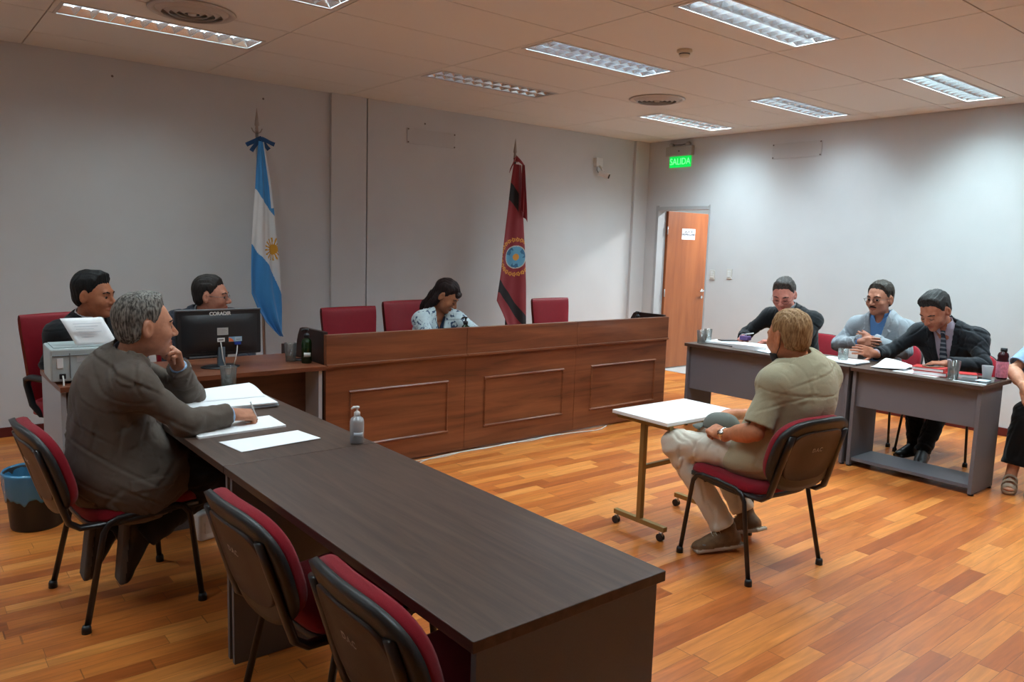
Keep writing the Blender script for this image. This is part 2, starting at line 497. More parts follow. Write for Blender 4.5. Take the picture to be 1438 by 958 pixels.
    for s in 'RL':
        if s not in hands: continue
        h = hands[s]
        fd = nrm(h['dir']); bk = np.array(h['back'], float); bk = nrm(bk-fd*(bk@fd))
        x = np.cross(fd, bk); M = np.stack([x, fd, bk], 1)
        side = -1. if s == 'R' else 1.
        w = J['wr'+s]; sz = h.get('size', 1.03); a_el = J['el'+s]
        def hf(P, M=M, w=w, side=side, h=h, a_el=a_el):
            d = hand_sdf((P-w)@M, side, h['pose'], sz)
            if bare:
                d = smin(d, rc(P, a_el, w, .043, .026), .02)
                d = smin(d, rc(P, a_el+(w-a_el)*.25, a_el+(w-a_el)*.45, .042, .038), .03)
            else: d = smin(d, rc(P, w+(a_el-w)*.35, w, .029, .025), .015)
            return d
        pts = [w+fd*.1*sz, w] + ([a_el] if bare else [w+(a_el-w)*.3])
        lo, hi = box_of(pts, .115)
        V, F = polygonize(hf, lo, hi, .0027); parts.append((V, F))
    mesh_obj('body', parts, [skinm, lipm], root)
    # ---- eyes, brows
    if not H.get('closed', False):
        for s in (-1, 1):
            c = hc+HM@np.array((s*.031, .0755, -.0025))*hs
            g = H.get('gaze', (0, 1, -.05)); G = HM@frame(nrm(g))
            V, F, k = uvsphere(c, .0128*hs, G, 18, 14, iris=4)
            mesh_obj('eye', [(V, F, k)], [mat('eye_white', (.62, .58, .55), .25), mat('iris', (.03, .018, .012), .2)], root)
    hb = H.get('brow', H['haircol'])
    bm_ = mat('brow_%s' % H.get('hn', 'x'), [v*.9 for v in hb], .8)
    bp = []
    for s in (-1, 1):
        A = lambda P, s=s: np.minimum(rc((P-hc)@HM/hs, (s*.015, .0925, .0195), (s*.034, .0905, .0250), .0038, .0046), rc((P-hc)@HM/hs, (s*.034, .0905, .0250), (s*.052, .0765, .019), .0046, .0028))
        c = hc+HM@np.array((s*.033, .085, .022))*hs
        bp.append(polygonize(A, c-.036, c+.036, .0022))
    mesh_obj('eyebrow', bp, bm_, root)
    if H.get('moustache'):
        A = lambda P: np.minimum(rc((P-hc)@HM/hs, (-.024, .083, -.057), (0, .0985, -.0515), .0042, .0055), rc((P-hc)@HM/hs, (.024, .083, -.057), (0, .0985, -.0515), .0042, .0055))
        c = hc+HM@np.array((0, .09, -.053))*hs
        mesh_obj('moustache', [polygonize(A, c-.04, c+.04, .0022)], bm_, root)
    if H.get('closed'):
        lp = []
        for s in (-1, 1):
            A = lambda P, s=s: np.minimum(rc((P-hc)@HM/hs, (s*.018, .0895, -.006), (s*.031, .0935, -.0085), .0018, .0024), rc((P-hc)@HM/hs, (s*.031, .0935, -.0085), (s*.046, .0845, -.005), .0024, .0016))
            c = hc+HM@np.array((s*.031, .088, -.008))*hs
            lp.append(polygonize(A, c-.028, c+.028, .0018))
        mesh_obj('eyelash', lp, mat('lash', (.02, .012, .01), .8), root)
    if H.get('mask'):
        def mk(P):
            Q = (P-hc)@HM/hs
            d = np.abs(head_sdf(Q, H.get('jaw', 1.))-.0045)-.0018
            d = np.maximum(d, np.maximum(Q[:, 2]+.074, .012-Q[:, 1]))
            for s in (-1, 1):
                d = np.minimum(d, rc(Q, (s*.060, .020, -.088), (s*.077, -.022, -.040), .0022, .0022))
                d = np.minimum(d, rc(Q, (s*.077, -.022, -.040), (s*.080, -.030, -.004), .0022, .0022))
            return d*hs
        mesh_obj('face_mask', [polygonize(mk, hc-.15*hs, hc+.14*hs, .0030)], mat('mask_black', (.02, .022, .025), .8), root)
    # ---- hair
    hm = hair_mat(H)
    def hf(P):
        Q = (P-hc)@HM/hs
        return hair_sdf(Q, H.get('th', .012), H.get('style', 'short'), seed, H.get('line', 0.), tilt=H.get('tilt', 0.))*hs
    up = .17 if H.get('style') != 'long' else .3
    V, F = polygonize(hf, hc-up*hs, hc+.17*hs, .0036)
    mesh_obj('hair', [(V, F)], hm, root)
    # ---- glasses
    if 'glasses' in H: glasses(root, hc, HM, hs, H['glasses'], H.get('gdrop', 0.))
    # ---- upper clothes
    fo = Folds(seed, O.get('fold', .006), .13); fo2 = Folds(seed+50, .003, .06)
    k = O.get('ease', .020)
    sl = O.get('sleeve', -.012)  # sleeve end past(+)/before(-) the wrist
    hem = O.get('hem', .13)
    vw, vd = O.get('vw', .075), O.get('vd', .30)
    def inV(P):
        q = (P-neck)@T
        w = np.interp(q[:, 2], [-vd, -vd*.55, 0, .05], [O.get('vb', .004), vw*.62, vw, vw*1.02])
        w = np.where(q[:, 2] < -vd, O.get('vb', .004)+np.clip(-vd-q[:, 2], 0, 1)*O.get('vopen', .10), w)
        return np.maximum(np.abs(q[:, 0]-O.get('vx', 0.))-w, -(q[:, 1]-.0))
    def neckhole(P):
        return rc(P, neck-u_*.06, ntop+(ntop-neck)*.5, .064*H.get('neckw', 1.)+O.get('collar_gap', .004), .060*H.get('neckw', 1.)+.02)
    def skirt(P, kk):
        d = ell(P, pel+PT@np.array((0, O.get('skirtf', .05), -.035)), (.175*S+fat*.4+kk+O.get('skirt', 0), .165+fat*.4+kk+O.get('skirt', 0), hem+kk*.3), PT)
        return np.maximum(d, (pel[2]-hem)-P[:, 2])
    if 'jacket' in O:
        def jf(P):
            d = torso(P, k)
            if hem > .06: d = smin(d, skirt(P, k*.6), .06)
            for s in 'RL':
                a = arm(P, s, k*.85, k*.85+.006, sl)
                # drapery across the bend of the elbow
                e = np.exp(-(np.linalg.norm(P-J['el'+s], axis=1)/.12)**2)
                a = a+e*.0035*np.sin((P@nrm(J['sh'+s]-J['wr'+s]))*95)
                d = smin(d, a, .05)
            d = d+fo(P)+fo2(P)*.6
            # lapels
            v = inV(P); q = (P-neck)@T
            lw = np.interp(q[:, 2], [-vd, -.10, -.085, 0.02], [.006, .062, .040, .045])
            lap = (v > 0) & (v < lw) & (q[:, 2] > -vd) & (q[:, 1] > -.02)
            d = d-np.where(lap, O.get('lapel', .009), 0.)
            # collar stand round the back of the neck
            d = smin(d, np.maximum(rc(P, neck-u_*.03, neck+(ntop-neck)*O.get('stand', .50), .080*H.get('neckw', 1.), .071*H.get('neckw', 1.)), q[:, 1]-.035), .02)
            # pocket flap
            if O.get('pocket'):
                c = pel+PT@np.array(O['pocket']); b = rbox(P, c, (.2, .085, .024), .004, PT)
                d = d-np.where(b < 0, .005, 0.)
            d = smax(d, -inV(P), .004)
            return smax(d, -neckhole(P), .004)
        lo, hi = box_of([J[x] for x in ('pel', 'neck', 'shR', 'shL', 'elR', 'elL', 'wrR', 'wrL')], .20+fat)
        mesh_obj('jacket', [polygonize(jf, lo, hi, O.get('res', .0062))], O['jacket'], root)
    if 'shirt' in O:
        ks = k if 'jacket' not in O else .006
        short = O.get('short')
        def sf(P):
            d = torso(P, ks)
            if O.get('hemshirt'): d = smin(d, skirt(P, ks*.6), .06)
            for s in 'RL':
                if short:
                    a, b = J['sh'+s], J['el'+s]; w = nrm(b-a); L = np.linalg.norm(b-a)*short
                    e = np.maximum(rc(P, a, b, .068, .070), (P-a)@w-L)
                    # the sleeve is open: hollow it near its end
                    e = np.maximum(e, -np.maximum(rc(P, a, b, .055, .057), L*.86-(P-a)@w))
                    d = smin(d, e, .03)
                elif 'jacket' in O:
                    c, b = J['wr'+s], J['el'+s]; w = nrm(c-b)
                    e = np.maximum(rc(P, b, c, .036, .036), np.maximum((P-c)@w-(sl+.016), -((P-c)@w)-.06))
                    d = np.minimum(d, e)
                else: d = smin(d, arm(P, s, ks*.85, ks*.85+.006, sl), .035)
            if 'jacket' not in O: d = d+(fo(P)+fo2(P)*.6)*(np.clip((np.minimum(np.linalg.norm(P-J['elR'], axis=1), np.linalg.norm(P-J['elL'], axis=1))-.06)/.10, 0.1, 1) if short else 1)
            q = (P-neck)@T
            # collar: a fold-over ring, open at the throat
            col = np.abs(rc(P, neck-u_*.01, neck+(ntop-neck)*O.get('colh', .45), .070*H.get('neckw', 1.), .062*H.get('neckw', 1.)))-.004
            ch = np.maximum((P-(neck+(ntop-neck)*O.get('colh', .45)))@nrm(ntop-neck), -q[:, 2]-.03)
            thr = np.where(q[:, 1] > 0, O.get('throat', .010)+np.clip(q[:, 2]+.02, 0, .1)*.25-np.abs(q[:, 0]), -1.)
            col = np.maximum(np.maximum(col, ch), thr)
            d = smax(d, -neckhole(P)+.0, .003)
            if O.get('vneck'):
                w = np.interp(q[:, 2], [-O['vneck'], 0.02], [0., .07])
                d = smax(d, -np.maximum(np.abs(q[:, 0])-w, -q[:, 1]), .004)
                return d
            if O.get('placket'):
                d = d-np.where((np.abs(q[:, 0]) < .014) & (q[:, 1] > 0), .0025, 0)
            if O.get('yoke'):
                d = d+np.where((np.abs(q[:, 2]+.10) < .004) & (q[:, 1] < 0), .003, 0)
            return smin(d, col, .006)
        lo, hi = box_of([J[x] for x in ('pel', 'neck', 'shR', 'shL', 'elR', 'elL', 'wrR', 'wrL')]+[neck+(ntop-neck)], .17+fat)
        mesh_obj('shirt', [polygonize(sf, lo, hi, .0055)], O['shirt'], root)
    if 'tie' in O:
        # follow the front of the shirt
        pts = []
        for t in np.linspace(0, 1, 9):
            p0 = neck-u_*(.015+.34*t)
            lo_, hi_ = .0, .35
            for _ in range(24):
                m_ = (lo_+hi_)/2
                if torso((p0+f_*m_)[None], .006)[0] < 0: lo_ = m_
                else: hi_ = m_
            pts.append(p0+f_*(max(lo_, .062)+.006))
        def tf(P):
            d = None
            for i in range(8):
                w = .016+.024*i/8
                a, b = pts[i], pts[i+1]; m = (a+b)/2
                uu = nrm(a-b); ff = nrm(np.cross(uu, r_)); M = np.stack([r_, ff, uu], 1)
                e = rbox(P, m, (w, .0045, np.linalg.norm(a-b)/2+.004), .004, M)
                d = e if d is None else smin(d, e, .008)
            kn = rbox(P, pts[0]+u_*.004, (.017, .012, .018), .010, T)
            return smin(d, kn, .006)
        lo, hi = box_of(pts, .06)
        mesh_obj('tie', [polygonize(tf, lo, hi, .0035)], O['tie'], root)
    # ---- trousers and shoes
    if 'trousers' in O and 'knR' in J:
        fo3 = Folds(seed+9, .008, .12)
        tk = O.get('tease', .014)
        def pf_(P):
            d = ell(P, pel, (.166*S+fat*.4+.006, .128+fat*.3, .11), PT)
            for s, hp in (('R', hipR), ('L', hipL)):
                kn, an = J['kn'+s], J['an'+s]; w = nrm(an-kn)
                e = rc(P, hp, kn, .082+tk, .056+tk)
                g = np.maximum(rc(P, kn, an, .056+tk, .046+tk), (P-an)@w+O.get('crop', -.015))
                e = smin(e, g, .03)
                z = np.exp(-(np.linalg.norm(P-kn, axis=1)/.13)**2)+np.exp(-(np.linalg.norm(P-an, axis=1)/.12)**2)
                e = e+z*.004*np.sin((P@w)*85+np.sin(P@hr*20))
                d = smin(d, e, .02)
            return d+fo3(P)
        lo, hi = box_of([pel, hipR, hipL, J['knR'], J['knL'], J['anR'], J['anL']], .17)
        mesh_obj('trousers', [polygonize(pf_, lo, hi, .0068)], O['trousers'], root)
    if 'shoe' in O and 'anR' in J:
        for s in 'RL':
            t = nrm(J['toe'+s]); kn, an = J['kn'+s], J['an'+s]
            up_ = nrm(J['toeup'+s]) if 'toeup'+s in J else np.array((0, 0, 1.))
            M = frame(t, up_)
            def shf(P, M=M, an=an, kn=kn):
                Q = (P-an)@M/O.get('shoesize', 1.)
                if O.get('sandal'):
                    return np.minimum(np.maximum(rc(Q, (0, -.05, -.07), (0, .13, -.07), .034, .042), np.abs(Q[:, 2]+.072)-.011),
                                      np.maximum(np.abs(rc(Q, (-.0, .12, -.06), (0, .03, -.03), .045, .040))-.004, np.maximum(-(Q[:, 2]+.075), np.sin(Q[:, 1]*120)*.01)))
                d = rc(Q, (0, -.045, -.045), (0, .06, -.052), .038, .040)
                d = smin(d, ell(Q, (0, .120, -.062), (.044, .075, .032)), .03)
                d = smin(d, rc(Q, (0, -.02, -.035), (0, -.01, .025), .040, .042), .03)
                d = smin(d, rc(Q, (0, .01, -.01), (0, .10, -.045), .034, .028), .03)
                d = smin(d, rbox(Q, (0, .045, -.078), (.043, .140, .012), .01), .006)
                return np.maximum(d, -(Q[:, 2]+.088))
            c = an+M@np.array((0, .05, -.03))
            V, F = polygonize(shf, c-.23, c+.23, .005)
            q = (V[F].mean(1)-an)@M/O.get('shoesize', 1.)
            mesh_obj('shoe', [(V, F, (q[:, 2] < -.068).astype(int))], [O['shoe'], O.get('sole', O['shoe'])], root)
            if O.get('laces'):
                k = MB()
                for yy, zz in ((.022, .020), (.042, .012), (.062, .003), (.080, -.006)):
                    k.tube([Vector(tuple(an+M@np.array(q))) for q in ((-.030, yy, zz-.018), (-.012, yy+.006, zz+.004), (.012, yy-.002, zz+.004), (.030, yy+.004, zz-.018))], .0028, 6)
                k.build('laces', O['laces'], root, smooth=True)
            if O.get('sandal') or O.get('sock'):
                def ft(P, M=M, an=an, kn=kn):
                    Q = (P-an)@M
                    d = smin(rc(Q, (0, -.04, -.03), (0, .10, -.048), .030, .026), ell(Q, (0, .13, -.05), (.040, .045, .016)), .02)
                    e = rc(P, an, an+(kn-an)*.35, .034, .042)
                    return smin(d, e, .03)
                V, F = polygonize(ft, c-.26, c+.26, .006)
                mesh_obj('foot' if O.get('sandal') else 'sock', [(V, F)], skinm if O.get('sandal') else O['sock'], root)
    return root
def hair_mat(H):
    n = 'hair_%s' % H.get('hn', 'x')
    if n in MATS: return MATS[n]
    m, nt, b = new_mat(n); N = nt.nodes; L = nt.links
    tc = N.new('ShaderNodeTexCoord'); no = N.new('ShaderNodeTexNoise'); no.inputs['Scale'].default_value = 150; no.inputs['Detail'].default_value = 3
    mp = N.new('ShaderNodeMapping'); mp.inputs['Scale'].default_value = (1, 1, .22)
    L.new(tc.outputs['Object'], mp.inputs['Vector']); L.new(mp.outputs['Vector'], no.inputs['Vector'])
    r = N.new('ShaderNodeValToRGB'); r.color_ramp.elements[0].position = .38; r.color_ramp.elements[1].position = .64
    r.color_ramp.elements[0].color = c4(H['haircol']); r.color_ramp.elements[1].color = c4(H.get('haircol2', [v*1.7 for v in H['haircol']]))
    L.new(no.outputs['Fac'], r.inputs['Fac']); L.new(r.outputs['Color'], b.inputs['Base Color'])
    setin(b, 'Roughness', .62); setin(b, 'Specular IOR Level', .25)
    bp = N.new('ShaderNodeBump'); bp.inputs['Strength'].default_value = .6; bp.inputs['Distance'].default_value = .003
    L.new(no.outputs['Fac'], bp.inputs['Height']); L.new(bp.outputs['Normal'], b.inputs['Normal'])
    MATS[n] = m
    return m
def glasses(root, hc, HM, hs, m, drop):
    mb = MB()
    W = lambda p: Vector(tuple(hc+HM@(np.array(p)*hs)))
    z0 = -.004-drop
    for s in (-1, 1):
        ring = [W((s*.033+.0235*math.cos(a), .103-.006*abs(math.cos(a)*(1 if s*math.cos(a) > 0 else 0)), z0+.0155*math.sin(a))) for a in np.linspace(0, 2*PI, 21)]
        mb.tube(ring, .0013*hs, 6, cap=False)
        mb.tube([W((s*.0565, .098, z0+.004)), W((s*.072, .088, z0+.006)), W((s*.077, .04, .001)), W((s*.081, -.005, .004)), W((s*.081, -.018, -.012))], .0013*hs, 6)
    mb.tube([W((-.0105, .104, z0+.003)), W((0, .108, z0+.006)), W((.0105, .104, z0+.003))], .0013*hs, 6)
    g = mb.build('eyeglasses', m, root, smooth=True)
    ml = MB()
    for s in (-1, 1):
        vs = [ml.bm.verts.new(W((s*.033+.0228*math.cos(a), .1028, z0+.0148*math.sin(a)))) for a in np.linspace(0, 2*PI, 20, endpoint=False)]
        ml.bm.faces.new(vs)
    o = ml.build('lens', mat('lens_glass', (.95, .97, 1.), .03, trans=1., ior=1.02, spec=.6), g)
    return g
# ------------------------------------------------------------------ the room
XR, YB, ZC = 7.67, 6.80, 2.90       # right wall, back wall, ceiling
XL, YF = -2.3, -2.2
M_wall = mat('wall_paint', (.60, .605, .61), rough=.75, spec=.3, noise=.02, nscale=3, bump=.15, bscale=120)
M_ceil = mat('ceiling_tile', (.76, .74, .69), rough=.9, spec=.2, noise=.03, nscale=300, bump=.3, bscale=500)
M_dark = mat('dark_gap', (.16, .14, .125), rough=.9)
M_white = mat('white_plastic', (.75, .75, .74), rough=.4)
M_black = mat('black_plastic', (.012, .013, .015), rough=.42)
M_redwood = mat('skirting_red', srgb(92, 30, 28), rough=.4)
M_chrome = mat('chrome', (.7, .7, .7), rough=.2, metal=1.)
M_alu = mat('brushed_metal', (.42, .43, .44), rough=.38, metal=1.)
M_paper = mat('paper', (.93, .94, .95), rough=.7, spec=.2)

def floor_mat():
    m, nt, b = new_mat('floor_parquet'); N = nt.nodes; L = nt.links
    tc = N.new('ShaderNodeTexCoord'); sp = N.new('ShaderNodeSeparateXYZ'); L.new(tc.outputs['Object'], sp.inputs[0])
    def mth(op, a, b_=None):
        n = N.new('ShaderNodeMath'); n.operation = op
        for i, v in enumerate((a, b_)):
            if v is None: continue
            if isinstance(v, (int, float)): n.inputs[i].default_value = v
            else: L.new(v, n.inputs[i])
        return n.outputs[0]
    PW, PL = .078, .62
    ry = mth('DIVIDE', sp.outputs['Y'], PW); row = mth('FLOOR', ry)
    w1 = N.new('ShaderNodeTexWhiteNoise'); w1.noise_dimensions = '1D'; L.new(row, w1.inputs['W'])
    xs = mth('ADD', mth('DIVIDE', sp.outputs['X'], PL), mth('MULTIPLY', w1.outputs['Value'], 9.7))
    # uneven board lengths
    xs2 = mth('ADD', xs, mth('MULTIPLY', mth('SINE', mth('ADD', mth('MULTIPLY', xs, 1.9), row)), .28))
    colm = mth('FLOOR', xs2)
    cb = N.new('ShaderNodeCombineXYZ'); L.new(row, cb.inputs[0]); L.new(colm, cb.inputs[1])
    w2 = N.new('ShaderNodeTexWhiteNoise'); w2.noise_dimensions = '2D'; L.new(cb.outputs[0], w2.inputs['Vector'])
    ramp = N.new('ShaderNodeValToRGB'); e = ramp.color_ramp.elements
    cs = [(0., srgb(168, 88, 38)), (.08, srgb(188, 102, 44)), (.35, srgb(206, 120, 54)), (.6, srgb(217, 134, 62)), (.88, srgb(230, 150, 76)), (1., srgb(198, 110, 50))]
    e[0].position = 0; e[0].color = c4(cs[0][1]); e[1].position = 1; e[1].color = c4(cs[-1][1])
    for p, c in cs[1:-1]: q = e.new(p); q.color = c4(c)
    L.new(w2.outputs['Value'], ramp.inputs['Fac'])
    mp = N.new('ShaderNodeMapping'); mp.inputs['Scale'].default_value = (2.2, 26, 1)
    ad = N.new('ShaderNodeVectorMath'); ad.operation = 'ADD'; L.new(tc.outputs['Object'], ad.inputs[0])
    sc = N.new('ShaderNodeVectorMath'); sc.operation = 'SCALE'; L.new(w2.outputs['Color'], sc.inputs[0]); sc.inputs['Scale'].default_value = 7.
    L.new(sc.outputs[0], ad.inputs[1]); L.new(ad.outputs[0], mp.inputs['Vector'])
    no = N.new('ShaderNodeTexNoise'); no.inputs['Scale'].default_value = 1.6; no.inputs['Detail'].default_value = 5; no.inputs['Distortion'].default_value = .8
    L.new(mp.outputs['Vector'], no.inputs['Vector'])
    r2 = N.new('ShaderNodeValToRGB'); r2.color_ramp.elements[0].position = .3; r2.color_ramp.elements[1].position = .72
    r2.color_ramp.elements[0].color = (.62, .55, .50, 1); r2.color_ramp.elements[1].color = (1.08, 1.05, 1.02, 1)
    L.new(no.outputs['Fac'], r2.inputs['Fac'])
    mx = N.new('ShaderNodeMixRGB'); mx.blend_type = 'MULTIPLY'; mx.inputs['Fac'].default_value = .8
    L.new(ramp.outputs['Color'], mx.inputs['Color1']); L.new(r2.outputs['Color'], mx.inputs['Color2'])
    fy = mth('FRACT', ry); fx = mth('FRACT', xs2)
    g = mth('MAXIMUM', mth('LESS_THAN', fy, .028), mth('LESS_THAN', fx, .0055))
    mg = N.new('ShaderNodeMixRGB'); L.new(mth('MULTIPLY', g, .55), mg.inputs['Fac']); L.new(mx.outputs['Color'], mg.inputs['Color1'])
    mg.inputs['Color2'].default_value = c4(srgb(84, 42, 20))
    L.new(mg.outputs['Color'], b.inputs['Base Color'])
    rr = mth('ADD', mth('MULTIPLY', no.outputs['Fac'], .16), .26); L.new(rr, b.inputs['Roughness'])
    setin(b, 'Specular IOR Level', .42)
    bp = N.new('ShaderNodeBump'); bp.inputs['Strength'].default_value = .25; bp.inputs['Distance'].default_value = .001; bp.invert = True
    L.new(g, bp.inputs['Height']); L.new(bp.outputs['Normal'], b.inputs['Normal'])
    MATS['floor'] = m
    return m
M_floor = floor_mat()
S_ = 'structure'
MB().box((XL-.2, YF-.2, -.1), (XR+.15, YB+.2, 0)).build('floor', M_floor, kind=S_)
MB().box((XL-.2, YB, 0), (XR+.15, YB+.15, ZC+.3)).build('wall_back', M_wall, kind=S_)
MB().box((XL-.2, YF, 0), (XL, YB, ZC+.3)).build('wall_left', M_wall, kind=S_)
MB().box((XL, YF-.15, 0), (XR+.15, YF, ZC+.3)).build('wall_front', M_wall, kind=S_)
# right wall with the doorway
DY0, DY1, DZ = 5.74, 6.53, 2.06
w = MB()
w.box((XR, YF, 0), (XR+.13, DY0, ZC+.3)); w.box((XR, DY1, 0), (XR+.13, YB, ZC+.3)); w.box((XR, DY0, DZ), (XR+.13, DY1, ZC+.3))
w.build('wall_right', M_wall, kind=S_)
# pilasters in the back wall and the corner
MB().box((3.29, YB-.035, 0), (3.655, YB, ZC), .003).build('trim_1', M_wall, kind=S_)
MB().box((3.667, YB-.035, 0), (7.42, YB, ZC), .003).build('wall_back', M_wall, kind=S_)
YW = YB-.035
MB().box((7.42, YB-.075, 0), (XR, YB, ZC), .004).build('trim_2', M_wall, kind=S_)
# skirting
MB().box((XL, YB-.014, 0), (3.29, YB, .075), .003).build('baseboard_back', M_redwood, kind=S_)
MB().box((3.66, YW-.014, 0), (7.42, YW, .075), .003).build('baseboard_back', M_redwood, kind=S_)
MB().box((XR-.014, YF, 0), (XR, DY0-.05, .075), .003).build('baseboard_right', M_redwood, kind=S_)
# ceiling: laid-in tiles with recessed gaps, holes where the fittings sit
GX = [.865+1.293*i for i in range(-3, 6)]
GY = [6.33-.645*i for i in range(0, 14)]
FIX = []   # (x0,x1,y0,y1, style)
for (x0, y0, y1, st) in ((.865, 5.39, 5.69, 'single'), (.865, 4.07, 4.37, 'left'), (3.451, 2.63, 2.93, 'on'), (3.451, 3.94, 4.25, 'blue'),
                         (3.451, 5.23, 5.53, 'off'), (6.037, 5.21, 5.51, 'right'), (6.037, 3.90, 4.20, 'dim'), (6.037, 2.57, 2.87, 'green'),
                         (.865, 2.63, 2.93, 'left'), (.865, 1.0, 1.3, 'left'), (3.451, 1.0, 1.3, 'on'), (6.037, 1.0, 1.3, 'right'), (-1.721, 5.2, 5.5, 'dim'), (-1.721, 2.63, 2.93, 'left')):  # this last row: unseen fittings, added to light the room
    FIX.append((x0+.035, x0+1.258, y0, y1, st))
cb_ = MB()
xs = sorted([XL]+[x for x in GX if XL < x < XR]+[XR]); ys = sorted([YF]+[y for y in GY if YF < y < YB]+[YB])
for i in range(len(xs)-1):
    for j in range(len(ys)-1):
        x0, x1, y0, y1 = xs[i]+.004, xs[i+1]-.004, ys[j]+.004, ys[j+1]-.004
        rects = [(x0, x1, y0, y1)]
        for (a, b, c, d, st) in FIX:
            nr = []
            for (p, q, r_, s_) in rects:
                if a >= q or b <= p or c >= s_ or d <= r_: nr.append((p, q, r_, s_)); continue
                if c > r_: nr.append((p, q, r_, c))
                if d < s_: nr.append((p, q, d, s_))
                lo_, hi_ = max(r_, c), min(s_, d)
                if a > p: nr.append((p, a, lo_, hi_))
                if b < q: nr.append((b, q, lo_, hi_))
            rects = nr
        for (p, q, r_, s_) in rects:
            if q-p > .002 and s_-r_ > .002: cb_.box((p, r_, ZC), (q, s_, ZC+.012))
cb_.build('ceiling', M_ceil, kind=S_)
MB().box((XL, YF, ZC+.16), (XR, YB, ZC+.2)).build('ceiling', M_dark, kind=S_)
tb = MB()
for x in xs[1:-1]:
    segs = [(YF, YB)]
    tb.box((x-.012, YF, ZC+.013), (x+.012, YB, ZC+.02))
for y in ys[1:-1]: 
    # bearers stop at the light fittings
    cuts = sorted([(a, b) for (a, b, c, d, st) in FIX if c-.01 < y < d+.01])
    p = XL
    for a, b in cuts+[(XR, XR)]:
        if a > p: tb.box((p, y-.012, ZC+.013), (a, y+.012, ZC+.02))
        p = b
tb.build('trim_3', M_dark, kind=S_)
# ceiling lights
M_louv = mat('louvre_metal', (.80, .82, .84), rough=.22, metal=1.)
M_hous = mat('light_housing', (.8, .82, .84), rough=.4, metal=.3)
M_frame = mat('light_frame', (.62, .61, .60), rough=.5)
LC = dict(on=(.76, .93, 1.0), blue=(.64, .85, 1.0), green=(.70, .94, 1.), dim=(.72, .91, 1.), single=(.76, .96, 1.), right=(.72, .92, 1.), left=(.76, .93, 1.))
LP = dict(on=34, blue=26, green=62, dim=34, single=12, right=56, left=17)
def ceiling_light(x0, x1, y0, y1, st, label):
    cx, cy = (x0+x1)/2, (y0+y1)/2; a, b = (x1-x0)/2, (y1-y0)/2
    t = empty('ceiling_light', (cx, cy, ZC), 0, label, 'ceiling light', 'recessed louvre ceiling lights')
    h = MB(); H = .105; e = .006
    h.box((-a, -b, H), (a, b, H+.01)); h.box((-a, -b, 0), (-a+e, b, H)); h.box((a-e, -b, 0), (a, b, H)); h.box((-a, -b, 0), (a, -b+e, H)); h.box((-a, b-e, 0), (a, b, H))
    h.build('housing', M_hous, t)
    f = MB(); e = .014
    for lo, hi in (((-a-.006, -b-.006, -.005), (a+.006, -b+e, .0)), ((-a-.006, b-e, -.005), (a+.006, b+.006, 0)), ((-a-.006, -b+e, -.005), (-a+e, b-e, 0)), ((a-e, -b+e, -.005), (a+.006, b-e, 0))):
        f.box(lo, hi, .001)
    f.build('frame', M_frame, t)
    l = MB(); rows = 1 if st == 'single' else 2
    n = 12; w0 = 2*(a-e); d0 = 2*(b-e)
    for i in range(n+1):
        x = -a+e+w0*i/n
        # parabolic cross blade: thin below, wide above
        l.prism([(x-.002, .002), (x+.002, .002), (x+.009, .042), (x-.009, .042)], 1, -b+e, b-e)
    for j in range(rows+1):
        y = -b+e+d0*j/rows
        l.prism([(y-.004, .001), (y+.004, .001), (y+.022, .046), (y-.022, .046)], 0, -a+e, a-e)
    l.build('louvre', M_louv, t)
    for j in range(rows):
        y = -b+e+d0*(j+.5)/rows
        k = MB(); k.tube([(-a+.04, y, .082), (a-.04, y, .082)], .013, 12)
        em = st != 'off'
        k.build('lamp_tube', mat('tube_'+st, (.9, .9, .9), .3, emit=LC.get(st, (1, 1, 1)), estr=3. if em else 0.), t, smooth=True)
    if st != 'off':
        ld = bpy.data.lights.new('lamp', 'AREA'); ld.shape = 'RECTANGLE'; ld.size = 1.16; ld.size_y = .235
        ld.energy = LP[st]; ld.color = LC[st]; ld.spread = R(150)
        lo = bpy.data.objects.new('lamp', ld); link(lo, t); lo.location = (0, 0, .062)
    return t
FL = ['ceiling light in the far left of the ceiling with one row of louvre cells',
      'lit ceiling light cut by the top edge, right of the round vent',
      'large bright lit ceiling light nearest the camera at the top',
      'lit bluish ceiling light in the middle of the ceiling beside the smoke detector',
      'unlit dark pinkish ceiling light left of the bluish one',
      'small lit ceiling light furthest away, nearest the exit sign',
      'dull greyish ceiling light near the middle of the right wall',
      'greenish lit ceiling light at the right end by the right wall']
FL += ['unseen ceiling light added for room light, %s' % w for w in ('left of the big one', 'at the near left', 'at the near middle', 'at the near right', 'in the far left corner', 'over the left side')]
for fx, lb in zip(FIX, FL): ceiling_light(*fx, lb)
# ceiling vents and the smoke detector
def ceiling_vent(x, y, label, r=.24):
    t = empty('ceiling_vent', (x, y, ZC), 0, label, 'air vent', 'round ceiling air vents')
    m = MB(); m.lathe([(r, .0), (r+.012, -.004), (r, -.012), (r*.9, -.012), (r*.86, .0)], n=48); m.build('outer_ring', mat('vent_paint', (.50, .46, .42), .5), t, smooth=True)
    for k, q in enumerate((.74, .56, .38, .20)):
        m = MB(); rr = r*q
        m.lathe([(rr+.030, -.002), (rr+.026, -.004), (rr, -.026+.002*k), (rr-.006, -.026+.002*k), (rr+.018, .0), (rr+.026, .0)], n=40); m.build('ring', MATS['vent_paint'], t, smooth=True)
    m = MB(); m.lathe([(0, -.026), (r*.10, -.024), (r*.13, -.004), (0, -.004)], n=24); m.build('hub', MATS['vent_paint'], t, smooth=True)
    m = MB(); m.lathe([(0, -.0012), (r*.86, -.0012), (r*.86, -.0002), (0, -.0002)], n=32); m.build('throat', mat('vent_dark', (.24, .20, .17), .9), t)
ceiling_vent(1.53, 5.02, 'round louvred air vent between the two lights at the top left')
